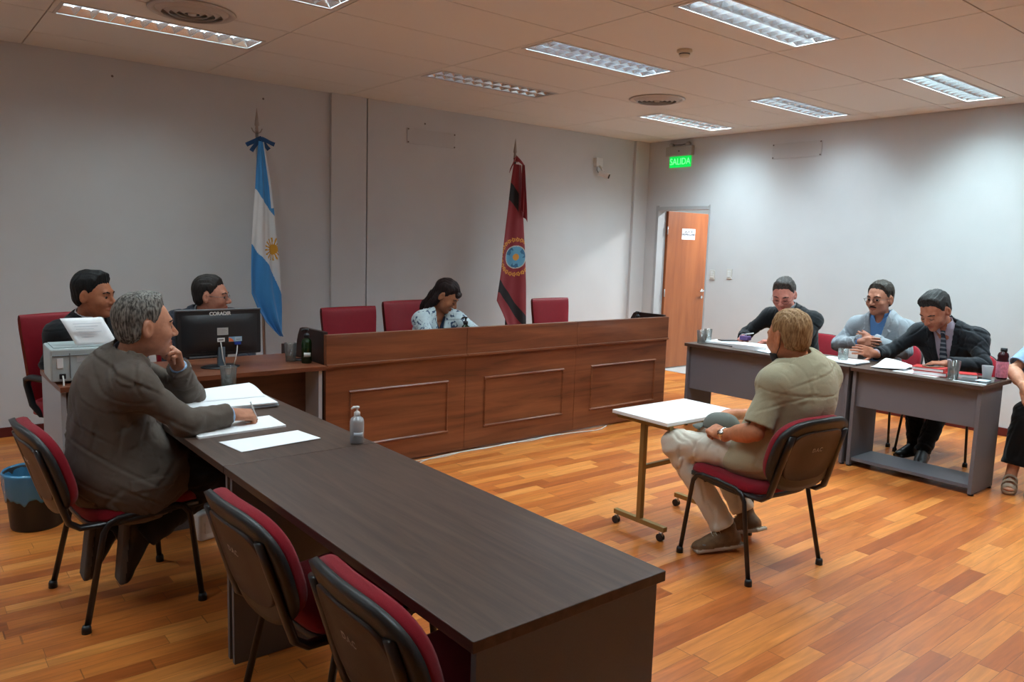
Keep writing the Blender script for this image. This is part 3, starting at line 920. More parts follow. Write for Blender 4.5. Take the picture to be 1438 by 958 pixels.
ceiling_vent(5.49, 4.76, 'round louvred air vent in the middle of the ceiling')
t = empty('smoke_detector', (4.28, 3.49, ZC), 0, 'small cream smoke detector on the ceiling', 'smoke detector')
mc = mat('cream_plastic', (.66, .58, .45), .5)
m = MB(); m.lathe([(0, 0), (.05, 0), (.052, -.012), (.046, -.018), (0, -.018)], n=28); m.build('base', mc, t, smooth=True)
m = MB(); m.lathe([(.036, -.018), (.036, -.034), (.030, -.046), (0, -.050)], n=28); m.build('head', mc, t, smooth=True)
m = MB(); m.lathe([(.0365, -.026), (.0375, -.026), (.0375, -.032), (.0365, -.032)], n=28, close=True); m.build('slot', M_black, t)

# door frame, leaf and the corridor behind
fr = MB(); mfr = mat('door_frame_paint', (.42, .43, .44), .45)
fr.box((XR-.012, DY1-.012, 0), (XR+.15, DY1+.03, DZ+.045), .004); fr.box((XR-.006, DY0-.008, 0), (XR+.15, DY0+.012, DZ+.045), .004); fr.box((XR-.012, DY0+.012, DZ-.012), (XR+.15, DY1-.012, DZ+.03), .004)
fr.build('trim_4', mfr, kind=S_)
M_door = wood('door_wood', [(.3, srgb(138, 72, 32)), (.55, srgb(160, 88, 42)), (.8, srgb(172, 100, 52))], axis=2, scale=.9, stretch=9, rough=.42)
d1 = empty('door_1', (XR+.15, DY1-.045, 0)); tag(d1, 'open orange-brown wooden door with a white notice', 'door', kind=S_)
MB().box((0, -.0, .012), (.83, .04, 2.045), .003).build('leaf', M_door, d1)
hd = MB(); hd.tube([(.775, -.002, 1.02), (.775, -.045, 1.02), (.775, -.05, 1.02), (.665, -.052, 1.015)], .009, 10); hd.lathe([(0, 0), (.024, 0), (.024, .006), (0, .006)], M=Matrix.Translation((.775, 0, 1.02)) @ Matrix.Rotation(R(90), 4, 'X'), n=20)
hd.lathe([(0, 0), (.02, 0), (.02, .006), (0, .006)], M=Matrix.Translation((.775, 0, .93)) @ Matrix.Rotation(R(90), 4, 'X'), n=20)
hd.build('handle', M_chrome, d1, smooth=True)
for z in (.25, 1.0, 1.8): 
    k = MB(); k.tube([(-.006, -.004, z-.05), (-.006, -.004, z+.05)], .008, 10); k.build('hinge', M_alu, d1, smooth=True)
nt_ = empty('door_notice', (XR+.15+.42, DY1-.047, 1.765), 0, 'white paper notice taped to the open wooden door', 'notice')
MB().box((-.135, -.0012, -.07), (.135, 0, .07)).build('sheet', M_paper, nt_)
mi_ = mat('print_ink', (.05, .07, .10), .6)
text('lettering', 'SALA DE', .046, mi_, nt_, (0, -.0018, .030), (R(90), 0, 0), bold=.0016)
text('lettering', 'DELIBERACIONES', .033, mi_, nt_, (0, -.0018, -.006), (R(90), 0, 0), bold=.0016)
M_hall = mat('hall_paint', (.82, .84, .84), .7)
M_hfl = mat('hall_tile', (.50, .51, .50), .35)
MB().box((XR+.13, 3.4, -.1), (10.2, 8.6, 0)).build('floor', M_hfl, kind=S_)
MB().box((10.2, 3.4, -.1), (10.35, 8.6, 2.7)).build('wall_hall_right', M_hall, kind=S_)
MB().box((XR+.13, 8.6, -.1), (10.35, 8.75, 2.7)).build('wall_hall_back', M_hall, kind=S_)
MB().box((XR+.13, 3.25, -.1), (10.35, 3.4, 2.7)).build('wall_hall_front', M_hall, kind=S_)
MB().box((XR+.13, YB+.15, 0), (XR+.28, 8.6, 2.7)).build('wall_hall_left', M_hall, kind=S_)
MB().box((XR+.13, 3.25, 2.7), (10.35, 8.75, 2.8)).build('ceiling', M_hall, kind=S_)
hl = empty('ceiling_light', (8.9, 5.6, 2.7), 0, 'unseen round lamp lighting the corridor behind the open door', 'ceiling light')  # out of view, put in to light the corridor
m = MB(); m.lathe([(0, -.07), (.12, -.06), (.17, -.03), (.18, 0), (0, 0)], n=32); m.build('lamp_shade', mat('opal_glow', (.9, .9, .9), .4, emit=(.9, .98, 1.), estr=6.), hl, smooth=True)
ld = bpy.data.lights.new('lamp', 'AREA'); ld.shape = 'DISK'; ld.size = .36; ld.energy = 60; ld.color = (.93, .98, 1.)
lo = bpy.data.objects.new('lamp', ld); link(lo, hl); lo.location = (0, 0, -.08)

# exit sign (faces -X)
es = empty('exit_sign', (XR, 6.22, 2.68), 0, 'glowing green exit sign above the doorway', 'exit sign')
MB().box((-.055, -.20, .02), (0, .20, .135), .008).build('lamp_unit', mat('grey_plastic', (.42, .41, .39), .5), es)
MB().box((-.012, -.165, -.115), (-.004, .165, .018), .002).build('sign_plate', mat('exit_green', (.0, .25, .05), .3, emit=(.0, .85, .10), estr=.65), es)
text('lettering', 'SALIDA', .112, mat('exit_white', (.1, .6, .2), .3, emit=(.2, 1., .3), estr=1.0), es, (-.0135, 0, -.048), (R(90), 0, R(-90)), sx=.86)
for y in (-.13, .13):
    k = MB(); k.lathe([(0, 0), (.03, .0), (.036, .025), (.02, .045), (0, .045)], c=(0, 0, 0), n=20, M=Matrix.Translation((-.03, y, .135)) @ Matrix.Rotation(R(-12 if y < 0 else 12), 4, 'X')); k.build('spot_lamp', MATS['grey_plastic'], es, smooth=True)
k = MB(); k.tube([(-.045, -.09, .155), (-.045, -.03, .148), (-.045, .03, .15), (-.045, .09, .156)], .004, 6); k.build('cable', M_black, es)
k = MB(); k.lathe([(0, 0), (.008, 0), (.008, .004), (0, .004)], n=12, M=Matrix.Translation((-.056, -.01, .075)) @ Matrix.Rotation(R(-90), 4, 'Y')); k.build('button', M_black, es)
# light switches on the right wall
for y, z, lb in ((5.645, 1.276, 'white wall switch plate nearest the doorway'), (5.405, 1.297, 'white wall switch plate further from the doorway')):
    sw = empty('light_switch', (XR, y, z), 0, lb, 'light switch', 'switch plates by the door')
    MB().box((-.012, -.036, -.058), (0, .036, .058), .004).build('plate', mat('switch_plate', (.62, .60, .56), .4), sw)
    for dz in (-.026, .0, .026): MB().box((-.017, -.02, dz-.010), (-.010, .02, dz+.010), .002).build('rocker', M_white, sw)
# painted blanking plates with four screws
def blank(name, loc, rz, w_, h_, lb):
    t = empty(name, loc, rz, lb, 'wall plate', 'painted blanking plates')
    MB().box((-w_/2, -.009, -h_/2), (w_/2, .001, h_/2), .002).build('plate', mat('plate_paint', (.55, .55, .55), .6), t)
    for x in (-w_/2+.012, w_/2-.012):
        for z in (-h_/2+.012, h_/2-.012):
            k = MB(); k.lathe([(0, 0), (.008, 0), (.008, .004), (0, .004)], n=10, M=Matrix.Translation((x, -.009, z)) @ Matrix.Rotation(R(90), 4, 'X')); k.build('screw', M_dark, t)
blank('wall_plate', (4.39, YW, 2.605), 0, .58, .15, 'painted-over rectangular wall plate on the back wall')
blank('wall_plate', (XR, 4.66, 2.66), R(-90), .58, .16, 'painted-over rectangular wall plate on the right wall')
for x, z, lb in ((1.46, 2.765, 'small dark screw head high on the back wall, left one'), (2.66, 2.76, 'small dark screw head above the blue and white flag'), (4.31, 2.74, 'small dark screw head above the back wall plate')):
    k = MB(); k.lathe([(0, 0), (.010, 0), (.008, .006), (0, .006)], n=10, M=Matrix.Translation((x, (YB if x < 3 else YW)+.002, z)) @ Matrix.Rotation(R(90), 4, 'X')); tag(k.build('screw', M_dark), lb, 'screw', 'screws high on the back wall')
# camera on the wall
cc = empty('security_camera', (6.77, YW, 2.555), 0, 'white security camera mounted high on the back wall', 'security camera')
MB().box((-.055, -.05, -.03), (.055, .003, .075), .006).build('junction_box', M_white, cc)
k = MB(); k.tube([(0, -.04, -.02), (.005, -.075, -.05), (.01, -.09, -.09)], .013, 10); k.build('bracket', M_white, cc, smooth=True)
k = MB(); k.tube([(-.02, -.03, -.03), (-.045, -.05, -.075), (-.02, -.06, -.115), (.0, -.07, -.12)], .004, 8); k.build('cable', M_black, cc, smooth=True)
k = MB(); k.tube([(-.02, -.06, -.105), (.055, -.15, -.145)], .034, 16); b_ = k.build('camera_body', M_white, cc, smooth=False)
k = MB(); k.tube([(.055, -.15, -.145), (.063, -.160, -.149)], .027, 16); k.build('lens', M_black, cc)
# ------------------------------------------------------------------ furniture
M_lam = mat('grey_laminate', srgb(104, 103, 108), rough=.45, noise=.05, nscale=250)
M_lamd = mat('grey_laminate_dark', srgb(70, 71, 78), rough=.5, noise=.05, nscale=250)
M_wenge = wood('wenge_top', [(.30, srgb(64, 46, 37)), (.5, srgb(82, 61, 50)), (.72, srgb(98, 76, 63))], axis=1, scale=2.2, rough=.40, stretch=16, fine=.35)
M_wenge2 = wood('wenge_edge', [(.3, srgb(48, 36, 32)), (.7, srgb(66, 50, 44))], axis=1, scale=2.2, rough=.45)
# -- two dark tables end to end in the foreground
def dark_table(y0, y1, label, mod=True):
    cx, cy = 1.205, (y0+y1)/2; a, b = .305, (y1-y0)/2
    t = empty('office_table', (cx, cy, 0), 0, label, 'table', 'dark tables in the foreground')
    MB().box((-a, -b, .717), (a, b, .745), .002).build('tabletop', M_wenge, t)
    MB().box((-a+.018, -b+.012, 0), (a-.018, -b+.032, .717), .001).build('end_panel', M_lam, t)
    MB().box((-a+.018, b-.032, 0), (a-.018, b-.012, .717), .001).build('end_panel', M_lam, t)
    MB().box((a-.06, -b+.032, .30), (a-.042, b-.032, .717), .001).build('modesty_panel', M_lam, t)
    return t
dark_table(1.197, 2.703, 'long dark brown-topped table with grey end panels, nearest the camera')
dark_table(2.707, 4.17, 'dark brown-topped table under the papers, beside the man in the grey-brown suit')
# -- two desks along the right wall
def side_desk(y0, y1, z_mod, shelf, label):
    t = empty('office_desk', (5.70, (y0+y1)/2, 0), 0, label, 'desk', 'grey desks with dark tops on the right')
    b = (y1-y0)/2
    MB().box((-.235, -b, .718), (.27, b, .745), .002).build('desktop', M_wenge, t)
    for y in (-b+.012, b-.037): MB().box((-.21, y, 0.012), (.15, y+.025, .718), .001).build('side_panel', M_lam, t)
    MB().box((-.18, -b+.037, z_mod), (-.162, b-.037, .718), .001).build('modesty_panel', M_lam, t)
    if shelf: MB().box((-.19, -b+.037, .045), (.13, b-.037, .068), .001).build('lower_shelf', M_lam, t)
    for y in (-b+.024, b-.024):
        for x in (-.18, .12):
            k = MB(); k.lathe([(0, 0), (.018, 0), (.018, .012), (0, .012)], c=(x, y, 0), n=12); k.build('foot', M_black, t)
side_desk(2.765, 4.275, .34, False, 'grey desk with dark top nearest the doorway')
side_desk(1.87, 2.755, .455, True, 'grey desk with a lower shelf and dark top at the right edge')
# -- secretary desk against the left end of the bench
M_desk = wood('brown_desk', [(.3, srgb(96, 52, 34)), (.5, srgb(120, 68, 44)), (.75, srgb(138, 82, 54))], axis=0, scale=1.6, rough=.34, stretch=12)
M_deskd = wood('brown_desk_front', [(.3, srgb(72, 46, 36)), (.7, srgb(94, 62, 48))], axis=0, scale=1.6, rough=.5)
M_lgrey = mat('light_grey_laminate', srgb(160, 162, 166), rough=.45)
t = empty('secretary_desk', (1.43, 4.88, 0), 0, 'brown desk with light grey side panels under the monitor', 'desk')
k = MB(); k.prism([(-.75, -.33), (.755, -.33), (.755, .33), (-.75, .33)], 2, .718, .745); k.build('desktop', M_desk, t)
MB().box((-.745, -.30, 0), (-.72, .32, .718), .001).build('side_panel', M_lgrey, t)
MB().box((.71, -.30, 0), (.735, .32, .718), .001).build('side_panel', M_lgrey, t)
MB().box((-.72, -.10, .14), (.71, -.082, .718), .001).build('modesty_panel', M_deskd, t)
# -- the judges' bench
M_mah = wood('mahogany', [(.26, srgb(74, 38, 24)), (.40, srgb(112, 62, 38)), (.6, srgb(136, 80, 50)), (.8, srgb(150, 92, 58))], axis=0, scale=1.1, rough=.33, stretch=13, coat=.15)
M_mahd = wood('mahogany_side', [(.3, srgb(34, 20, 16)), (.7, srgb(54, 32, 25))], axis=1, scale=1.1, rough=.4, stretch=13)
BX0, BX1, BY = 2.20, 5.625, 4.605
t = empty('judges_bench', ((BX0+BX1)/2, BY, 0), 0, 'long dark mahogany judges bench with three framed panels', 'bench')
c0 = (BX0+BX1)/2
secs = [BX0, 3.324, 4.455, BX1]
for i in range(3):
    a, b = secs[i]-c0+.0012, secs[i+1]-c0-.0012
    MB().box((a, 0, .015), (b, .03, .735), .0015).build('front_panel', M_mah, t)
    MB().box((a, -.012, .745), (b, .03, .94), .0015).build('upper_panel', M_mah, t)
    MB().box((a, -.026, .728), (b, .03, .746), .004).build('ledge', M_mah, t)
for x0, x1 in ((2.369, 3.17), (3.50, 4.323), (4.64, 5.475)):
    a, b = x0-c0, x1-c0; f = MB()
    z0, z1 = .163, .558; w_ = .020
    prof = [(0, 0), (-.006, .003), (-.012, .008), (-.012, .013), (-.005, .017), (0, .020)]
    for (p, q) in (((a, z0), (b, z0)), ((b, z0), (b, z1)), ((b, z1), (a, z1)), ((a, z1), (a, z0))):
        # moulding strip
        if p[1] == q[1]:
            s = 1 if p[1] == z0 else -1; x_0, x_1 = min(p[0], q[0]), max(p[0], q[0])
            f.prism([(y, p[1]+s*h) for y, h in prof], 0, x_0, x_1)
        else:
            s = -1 if p[0] == b else 1; z_0, z_1 = min(p[1], q[1]), max(p[1], q[1])
            f.prism([(p[0]+s*h, y) for y, h in prof], 2, z_0+.02, z_1-.02)
    f.build('panel_moulding', M_mah, t)
# side wings that step down behind
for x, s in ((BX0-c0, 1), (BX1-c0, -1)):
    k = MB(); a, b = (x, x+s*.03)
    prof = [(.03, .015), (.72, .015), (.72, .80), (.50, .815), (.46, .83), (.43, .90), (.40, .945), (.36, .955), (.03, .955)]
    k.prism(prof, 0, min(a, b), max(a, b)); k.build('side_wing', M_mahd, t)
MB().box((BX0-c0+.03, .03, .715), (BX1-c0-.03, .66, .74), .002).build('worktop', M_desk, t)
# -- small white typing table on castors
M_gold = mat('gold_brown_metal', srgb(150, 126, 78), rough=.42, metal=.55)
t = empty('typing_table', (3.43, 2.71, 0), R(-1), 'small white-topped table on a gold metal frame with castors', 'table')
k = MB(); k.box((-.31, -.20, .643), (.31, .20, .662), .002); k.build('tabletop', mat('white_melamine', (.95, .95, .95), .3), t)
MB().box((-.312, -.202, .640), (.312, .202, .6435), .0005).build('edge_band', M_gold, t)
for s in (-1, 1):
    x = s*.262
    MB().box((x-.015, -.015, .075), (x+.015, .015, .615), .002).build('leg', M_gold, t)
    MB().box((x-.015, -.19, .615), (x+.015, .19, .641), .002).build('support', M_gold, t)
    MB().box((x-.015, -.185, .058), (x+.015, .185, .085), .002).build('foot_bar', M_gold, t)
    for y in (-.165, .165):
        c = empty('castor', (x, y, 0), 0, parent=t)
        k = MB()
        for w in (-.012, .004): k.tube([(w, .012, .021), (w+.009, .012, .021)], .021, 16)
        k.build('wheel', M_black, c)
        k = MB(); k.tube([(0, 0, .030), (0, 0, .060)], .006, 8); k.box((-.003, -.004, .024), (.003, .022, .046)); k.build('fork', M_alu, c)
MB().box((-.262, -.012, .36), (.262, .012, .385), .002).build('crossbar', M_gold, t)
MB().box((-.262, -.012, .600), (.262, .012, .625), .002).build('rail', M_gold, t)

# -- upholstered visitor chairs
M_red = mat('red_fabric', srgb(134, 18, 32), rough=.9, spec=.2, sheen=.15, noise=.12, nscale=500, bump=.4, bscale=900)
M_shell = mat('chair_shell', srgb(40, 40, 40), rough=.42, bump=.12, bscale=600)
M_shell2 = mat('chair_shell_panel', srgb(62, 46, 38), rough=.5, bump=.15, bscale=500)
M_tube = mat('black_tube', srgb(30, 26, 26), rough=.32, spec=.6)
def superrect(u, w, h, n=4.):
    a = 2*PI*u; c, s = math.cos(a), math.sin(a)
    return (w*abs(c)**(2/n)*(1 if c > 0 else -1), h*abs(s)**(2/n)*(1 if s > 0 else -1))
def cushion(name, W_, H_, thick, curve, m, parent, M, n=4.2, nu=48, rings=7, back=0., taper=0.):
    """a padded slab: outline superellipse W_ x H_, front bulges by thick; curve(x,y) bends it"""
    k = MB(); V = []
    prof = [(1.0, -back), (1.0, thick*.25), (.985, thick*.62), (.95, thick*.86), (.88, thick*.97), (.6, thick*1.04), (.25, thick*1.07)]
    if back > 0: prof = [(.25, -back), (.88, -back)] + prof
    rr = []
    for f, z in prof:
        ring = []
        for i in range(nu):
            x, y = superrect(i/nu, W_/2, H_/2, n)
            x *= 1-taper*(y/(H_/2))*.5
            # inset by a constant near the rim rather than scaling
            ring.append(k.bm.verts.new(M @ Vector((x*f, y*f, z+curve(x*f, y*f)))))
        rr.append(ring)
    for A, B in zip(rr, rr[1:]):
        for i in range(nu): k.bm.faces.new([A[i], A[(i+1) % nu], B[(i+1) % nu], B[i]])
    k.bm.faces.new(rr[0][::-1]); k.bm.faces.new(rr[-1])
    return k.build(name, m, parent, smooth=True)
BT = .0
def visitor_chair(loc, rz, label, mark=True):
    t = empty('visitor_chair', loc, rz, label, 'chair', 'red upholstered visitor chairs with black frames')
    # local: faces +y
    # seat
    Ms = Matrix.Translation((0, .03, .425)) @ Matrix.Rotation(R(4), 4, 'X')
    sc_ = lambda x, y: -.03*max(0, (y-.12)/.12)**2 + .10*x*x
    cushion('seat', .47, .45, .045, sc_, M_red, t, Ms)
    cushion('seat_shell', .478, .458, .004, sc_, M_shell, t, Ms @ Matrix.Translation((0, 0, -.004)), back=.018)
    # backrest: leans back, lightly curved round the sitter
    tilt = R(-17)
    Mb = Matrix.Translation((0, -.315, .635)) @ Matrix.Rotation(R(90)-tilt, 4, 'X')
    Mb = Matrix.Translation((0, -.325, .635)) @ Matrix.Rotation(R(90)+R(17), 4, 'X') @ Matrix.Rotation(PI, 4, 'Y') @ Matrix.Scale(-1, 4, (1, 0, 0))
    cv = lambda x, y: .55*x*x + .25*max(0, -y-.02)**2*4*.0 - .35*y*y*.3
    cushion('backrest', .49, .365, .046, cv, M_red, t, Mb, n=2.9, taper=BT)
    bs = cushion('back_shell', .504, .378, .003, cv, M_shell, t, Mb @ Matrix.Translation((0, 0, -.002)), n=2.9, back=.020, taper=BT)
    # moulded panel on the shell with its rib
    k = MB(); rr = []
    for f, z in ((.80, -.021), (.80, -.0275), (.775, -.0300), (.75, -.0265), (.4, -.0265)):
        rr.append([k.bm.verts.new(Mb @ Vector((x*f, y*f, z+cv(x*f, y*f)))) for x, y in (superrect(i/40, .225, .165, 3.6) for i in range(40))])
    for A, B in zip(rr, rr[1:]):
        for i in range(40): k.bm.faces.new([A[i], A[(i+1) % 40], B[(i+1) % 40], B[i]])
    k.bm.faces.new(rr[-1])
    k.build('shell_panel', M_shell2, t, smooth=True)
    # frame: one bent tube per side, front leg - seat rail - rear leg
    for s in (-1, 1):
        x = s*.262; q = s*.235
        k = MB()
        k.tube([(x, .215, .012), (q, .185, .36), (q, .178, .395), (q, .155, .425), (q, .12, .438), (q, .0, .436), (q, -.10, .428), (q, -.135, .412), (q, -.155, .38), (x, -.235, .012)], .0125, 12, flat=((1, 0, 0), .72))
        k.build('leg', M_tube, t, smooth=True)
        for y in (.216, -.236):
            k = MB(); k.lathe([(0, 0), (.018, 0), (.0175, .022), (.014, .032), (0, .032)], c=(x, y, 0), n=14); k.build('foot_cap', M_black, t, smooth=True)
        # back support bar, under the seat and up behind the backrest
        k = MB(); b = s*.20
        k.tube([(b, -.02, .418), (b, -.16, .405), (b, -.23, .408), (b, -.268, .435), (b, -.286, .49), (b*.98, -.313, .58), (b*.96, -.338, .66), (b*.94, -.362, .74)], .013, 10, flat=((1, 0, 0), 1.7))
        k.build('back_support', M_tube, t, smooth=True)
    k = MB(); k.tube([(-.235, .10, .415), (.235, .10, .415)], .010, 10); k.tube([(-.235, -.10, .408), (.235, -.10, .408)], .010, 10); k.build('crossbar', M_tube, t, smooth=True)
    if mark:
        n_ = MB(); 
        o = text('mark', 'D.A.C', .028, mat('faded_paint', (.45, .42, .38), .7), t, (0, 0, 0), (0, 0, 0), extrude=.0004)
        # sits on the back of the shell, reads from behind
        Mt = Mb @ Matrix.Translation((.0, .03, -.0285)) @ Matrix.Scale(-1, 4, (1, 0, 0)) @ Matrix.Rotation(PI, 4, 'Y')
        o.matrix_local = Mt
    return t
CH = [((.755, 3.51, 0), R(-90+4), 'red and black chair under the man in the grey-brown suit'),
      ((1.10, 2.165, 0), R(-90+2), 'empty red and black chair pushed under the dark table, middle one of the row'),
      ((1.135, 1.495, 0), R(-90-1), 'empty red and black chair at the bottom edge, nearest the camera'),
      ((3.365, 2.155, 0), R(-7), 'red and black chair under the man in the khaki shirt'),
      ((6.50, 3.75, 0), R(90), 'red chair under the man with glasses in the black jacket, nearest the doorway'),
      ((6.56, 3.09, 0), R(90), 'red chair under the man with crossed arms'),
      ((6.46, 2.465, 0), R(90), 'red chair under the man with the striped tie'),
      ((6.42, 1.62, 0), R(90), 'red chair under the person cut off by the right edge')]
base = visitor_chair(*CH[0])
for loc, rz, lb in CH[1:]:
    c = copy_tree(base); c.location = loc; c.rotation_euler = (0, 0, rz); c['label'] = lb

# -- red executive chairs
M_leath = mat('red_leatherette', srgb(140, 20, 34), rough=.5, spec=.4, noise=.05, nscale=30, bump=.15, bscale=300)
def executive_chair(loc, rz, label):
    t = empty('executive_chair', loc, rz, label, 'chair', 'red high-backed office chairs')
    # faces +y
    Ms = Matrix.Translation((0, .02, .43))
    cushion('seat', .52, .50, .09, lambda x, y: -.04*max(0, (y-.14)/.1)**2, M_leath, t, Ms, n=5.)
    # back: a thick slab with a rolled top
    k = MB(); nu, nv = 14, 18
    def prof(v):     # v 0..1 round the section (front bottom - top - back bottom)
        pts = [(-.215, .47), (-.222, .60), (-.235, .75), (-.255, .90), (-.268, .99), (-.278, 1.022), (-.298, 1.036), (-.322, 1.030), (-.338, 1.008), (-.335, .98), (-.322, .90), (-.305, .75), (-.290, .60), (-.275, .47)]
        i = min(int(v*(len(pts)-1)), len(pts)-2); f = v*(len(pts)-1)-i
        return (pts[i][0]*(1-f)+pts[i+1][0]*f, pts[i][1]*(1-f)+pts[i+1][1]*f)
    def fpt(u, v):
        y, z = prof(v); w = .215+.035*min(1, max(0, (z-.45)/.5))
        x = (u*2-1)
        e = 1-abs(x)**8*.06
        yc = -.27-.045*(z-.47)
        return (x*w, yc+(y-yc)*(1-.55*abs(x)**6)+.03*x*x, z)
    k.grid(fpt, nu, 26)
    # close the sides
    o = None
    bmesh.ops.holes_fill(k.bm, edges=[e for e in k.bm.edges if e.is_boundary], sides=0)
    k.build('backrest', M_leath, t, auto=60)
    for s in (-1, 1):
        k = MB(); x = s*.285
        k.tube([(x, .16, .665), (x, .10, .672), (x, -.10, .668), (x, -.145, .655), (x, -.15, .62), (x, -.10, .50), (s*.26, -.06, .44), (s*.20, -.05, .425)], [.017, .02, .02, .019, .016, .015, .015, .014], 10, flat=((1, 0, 0), 1.4))
        k.build('armrest', M_black, t, smooth=True)
    k = MB(); k.tube([(0, -.22, .40), (0, -.30, .42), (0, -.325, .50), (0, -.315, .62)], .02, 8, flat=((1, 0, 0), 2.2)); k.box((-.10, -.22, .395), (.10, .12, .425), .005); k.build('back_bracket', M_black, t)
    k = MB(); k.tube([(0, 0, .12), (0, 0, .26)], .028, 14); k.tube([(0, 0, .26), (0, 0, .40)], .016, 12); k.build('gas_lift', M_black, t, smooth=True)
    for i in range(5):
        a = 2*PI*i/5+.3; ca, sa = math.cos(a), math.sin(a)
        k = MB(); k.tube([(0, 0, .125), (ca*.15, sa*.15, .11), (ca*.29, sa*.29, .075)], [.028, .022, .014], 10); k.build('base_arm', M_black, t, smooth=True)
        c = empty('castor', (ca*.29, sa*.29, 0), a, parent=t)
        k = MB()
        for w in (-.022, .006): k.tube([(0, w, .027), (0, w+.016, .027)], .027, 16)
        k.tube([(0, 0, .03), (0, 0, .08)], .007, 8)
        k.build('wheel', M_black, c)
    return t
EX = [((.96, 5.42, 0), R(180+22), 'red high-backed chair with black armrests under the young man in the black suit'),
      ((1.72, 5.60, 0), R(180), 'red high-backed chair behind the monitor under the man in glasses'),
      ((3.00, 5.52, 0), R(180+6), 'empty red high-backed chair behind the left end of the bench'),
      ((3.64, 5.66, 0), R(180+12), 'red high-backed chair behind the woman in the white and blue jacket'),
      ((5.22, 5.52, 0), R(180+2), 'empty red high-backed chair right of the maroon flag')]
base = executive_chair(*EX[0])
for loc, rz, lb in EX[1:]:
    c = copy_tree(base); c.location = loc; c.rotation_euler = (0, 0, rz); c['label'] = lb
    if 'monitor' in lb: c.scale = (1, 1, .925)
    if 'left end' in lb: c.scale = (1.05, 1, .972)

# -- waste bin with a blue liner
t = empty('waste_bin', (.56, 4.64, 0), 0, 'black waste bin with a blue plastic liner on the floor behind the chair', 'bin')
k = MB(); k.lathe([(0, .0), (.118, 0), (.122, .01), (.142, .29), (.146, .30), (.140, .30), (.118, .012), (0, .012)], n=40); k.build('bucket', mat('bin_plastic', (.01, .011, .012), .35), t, smooth=True)
k = MB()
def bag(u, v):
    a = 2*PI*u; w = math.sin(a*7+1)*.5+math.sin(a*13)*.3+math.sin(a*23+2)*.2
    if v < .6: z = .165+.04*w*(.6-v)+(v/.6)*.145; r = .1375+.011*(v/.6)+.006*(1+w)*(1-abs(v/.6-.5))
    else: f = (v-.6)/.4; z = .31-.13*f+.01*w*f; r = .147-.03*f-.012*(1+w)*f
    return (r*math.cos(a), r*math.sin(a), z)
k.grid(bag, 120, 20); bmesh.ops.remove_doubles(k.bm, verts=k.bm.verts[:], dist=.0002)
solid(k.build('liner', mat('blue_plastic_bag', srgb(70, 140, 180), rough=.25, spec=.6, trans=.25, bump=.3, bscale=60), t, smooth=True), .0008)
# -- white cables along the foot of the bench and on the floor, and the white box
def cable(name, pts, r, m, label, parent=None, cat='cable'):
    P = [Vector(p) for p in pts]; out = []
    for i in range(len(P)-1):
        p0, p1, p2, p3 = P[max(i-1, 0)], P[i], P[i+1], P[min(i+2, len(P)-1)]
        for j in range(8):
            u = j/8; out.append(.5*((2*p1)+(-p0+p2)*u+(2*p0-5*p1+4*p2-p3)*u*u+(-p0+3*p1-3*p2+p3)*u**3))
    out.append(P[-1]); k = MB(); k.tube(out, r, 6); o = k.build(name, m, parent, smooth=True)
    if parent is None: tag(o, label, cat)
    return o
M_cab = mat('white_cable', (.62, .60, .56), .5)
cable('floor_cable', [(2.75, 4.40, .004), (2.86, 4.50, .004), (2.98, 4.555, .004), (3.2, 4.585, .004), (3.5, 4.57, .004), (3.75, 4.59, .004), (3.95, 4.56, .004), (4.15, 4.585, .004), (4.4, 4.57, .004), (4.66, 4.53, .004), (4.78, 4.56, .004), (4.86, 4.60, .004)], .0045, M_cab, 'white cable lying along the foot of the bench')
cable('floor_cable', [(2.5, 4.585, .004), (2.8, 4.57, .004), (3.1, 4.55, .004), (3.35, 4.59, .004), (3.7, 4.575, .004), (4.0, 4.592, .004), (4.3, 4.59, .004)], .0035, M_cab, 'second thinner white cable running straight beside the bench foot')
cable('floor_cable', [(1.05, 4.60, .004), (1.2, 4.63, .004), (1.35, 4.66, .004), (1.55, 4.68, .004), (1.8, 4.69, .004)], .005, M_cab, 'white cable on the floor below the brown desk')
t = empty('power_box', (1.215, 3.95, 0), R(10), 'white rounded plastic box on the floor, seen beside the table end panel', 'plastic box')
MB().box((-.05, -.04, 0), (.05, .04, .15), .02, seg=4).build('casing', M_white, t, smooth=True)
MB().box((-.02, -.043, .04), (.02, -.038, .10), .001).build('socket_plate', mat('switch_plate', (.5, .47, .43), .4), t)

# -- flags
def flag_mesh(name, left, right, depth, colour, mats, parent, nv=230, nu=70, folds=4, seed=0, ph=0.):
    """left/right: boundary polylines (x, z) from top to bottom; hangs in the x-z plane with pleats in y"""
    def interp(pl, v):
        L = [0]; 
        for a, b in zip(pl, pl[1:]): L.append(L[-1]+math.dist(a, b))
        s = v*L[-1]
        for i in range(len(pl)-1):
            if s <= L[i+1] or i == len(pl)-2:
                f = (s-L[i])/max(L[i+1]-L[i], 1e-9); return (pl[i][0]*(1-f)+pl[i+1][0]*f, pl[i][1]*(1-f)+pl[i+1][1]*f)
    k = MB()
    def f(u, v):
        a = interp(left, v); b = interp(right, v)
        x = a[0]*(1-u)+b[0]*u; z = a[1]*(1-u)+b[1]*u
        d = depth*(.35+.65*v)*(math.sin(u*folds*PI+ph+1.3*math.sin(v*3+seed))+.35*math.sin(u*folds*2.3*PI+v*4+seed))
        return (x, d, z)
    def mi(u, v):
        p = f(u, v); return colour(u, v, p[0], p[2])
    k.grid(f, nu, nv, mi)
    o = k.build(name, mats, parent, smooth=True); solid(o, .003)
    # the gathered cloth behind
    return o
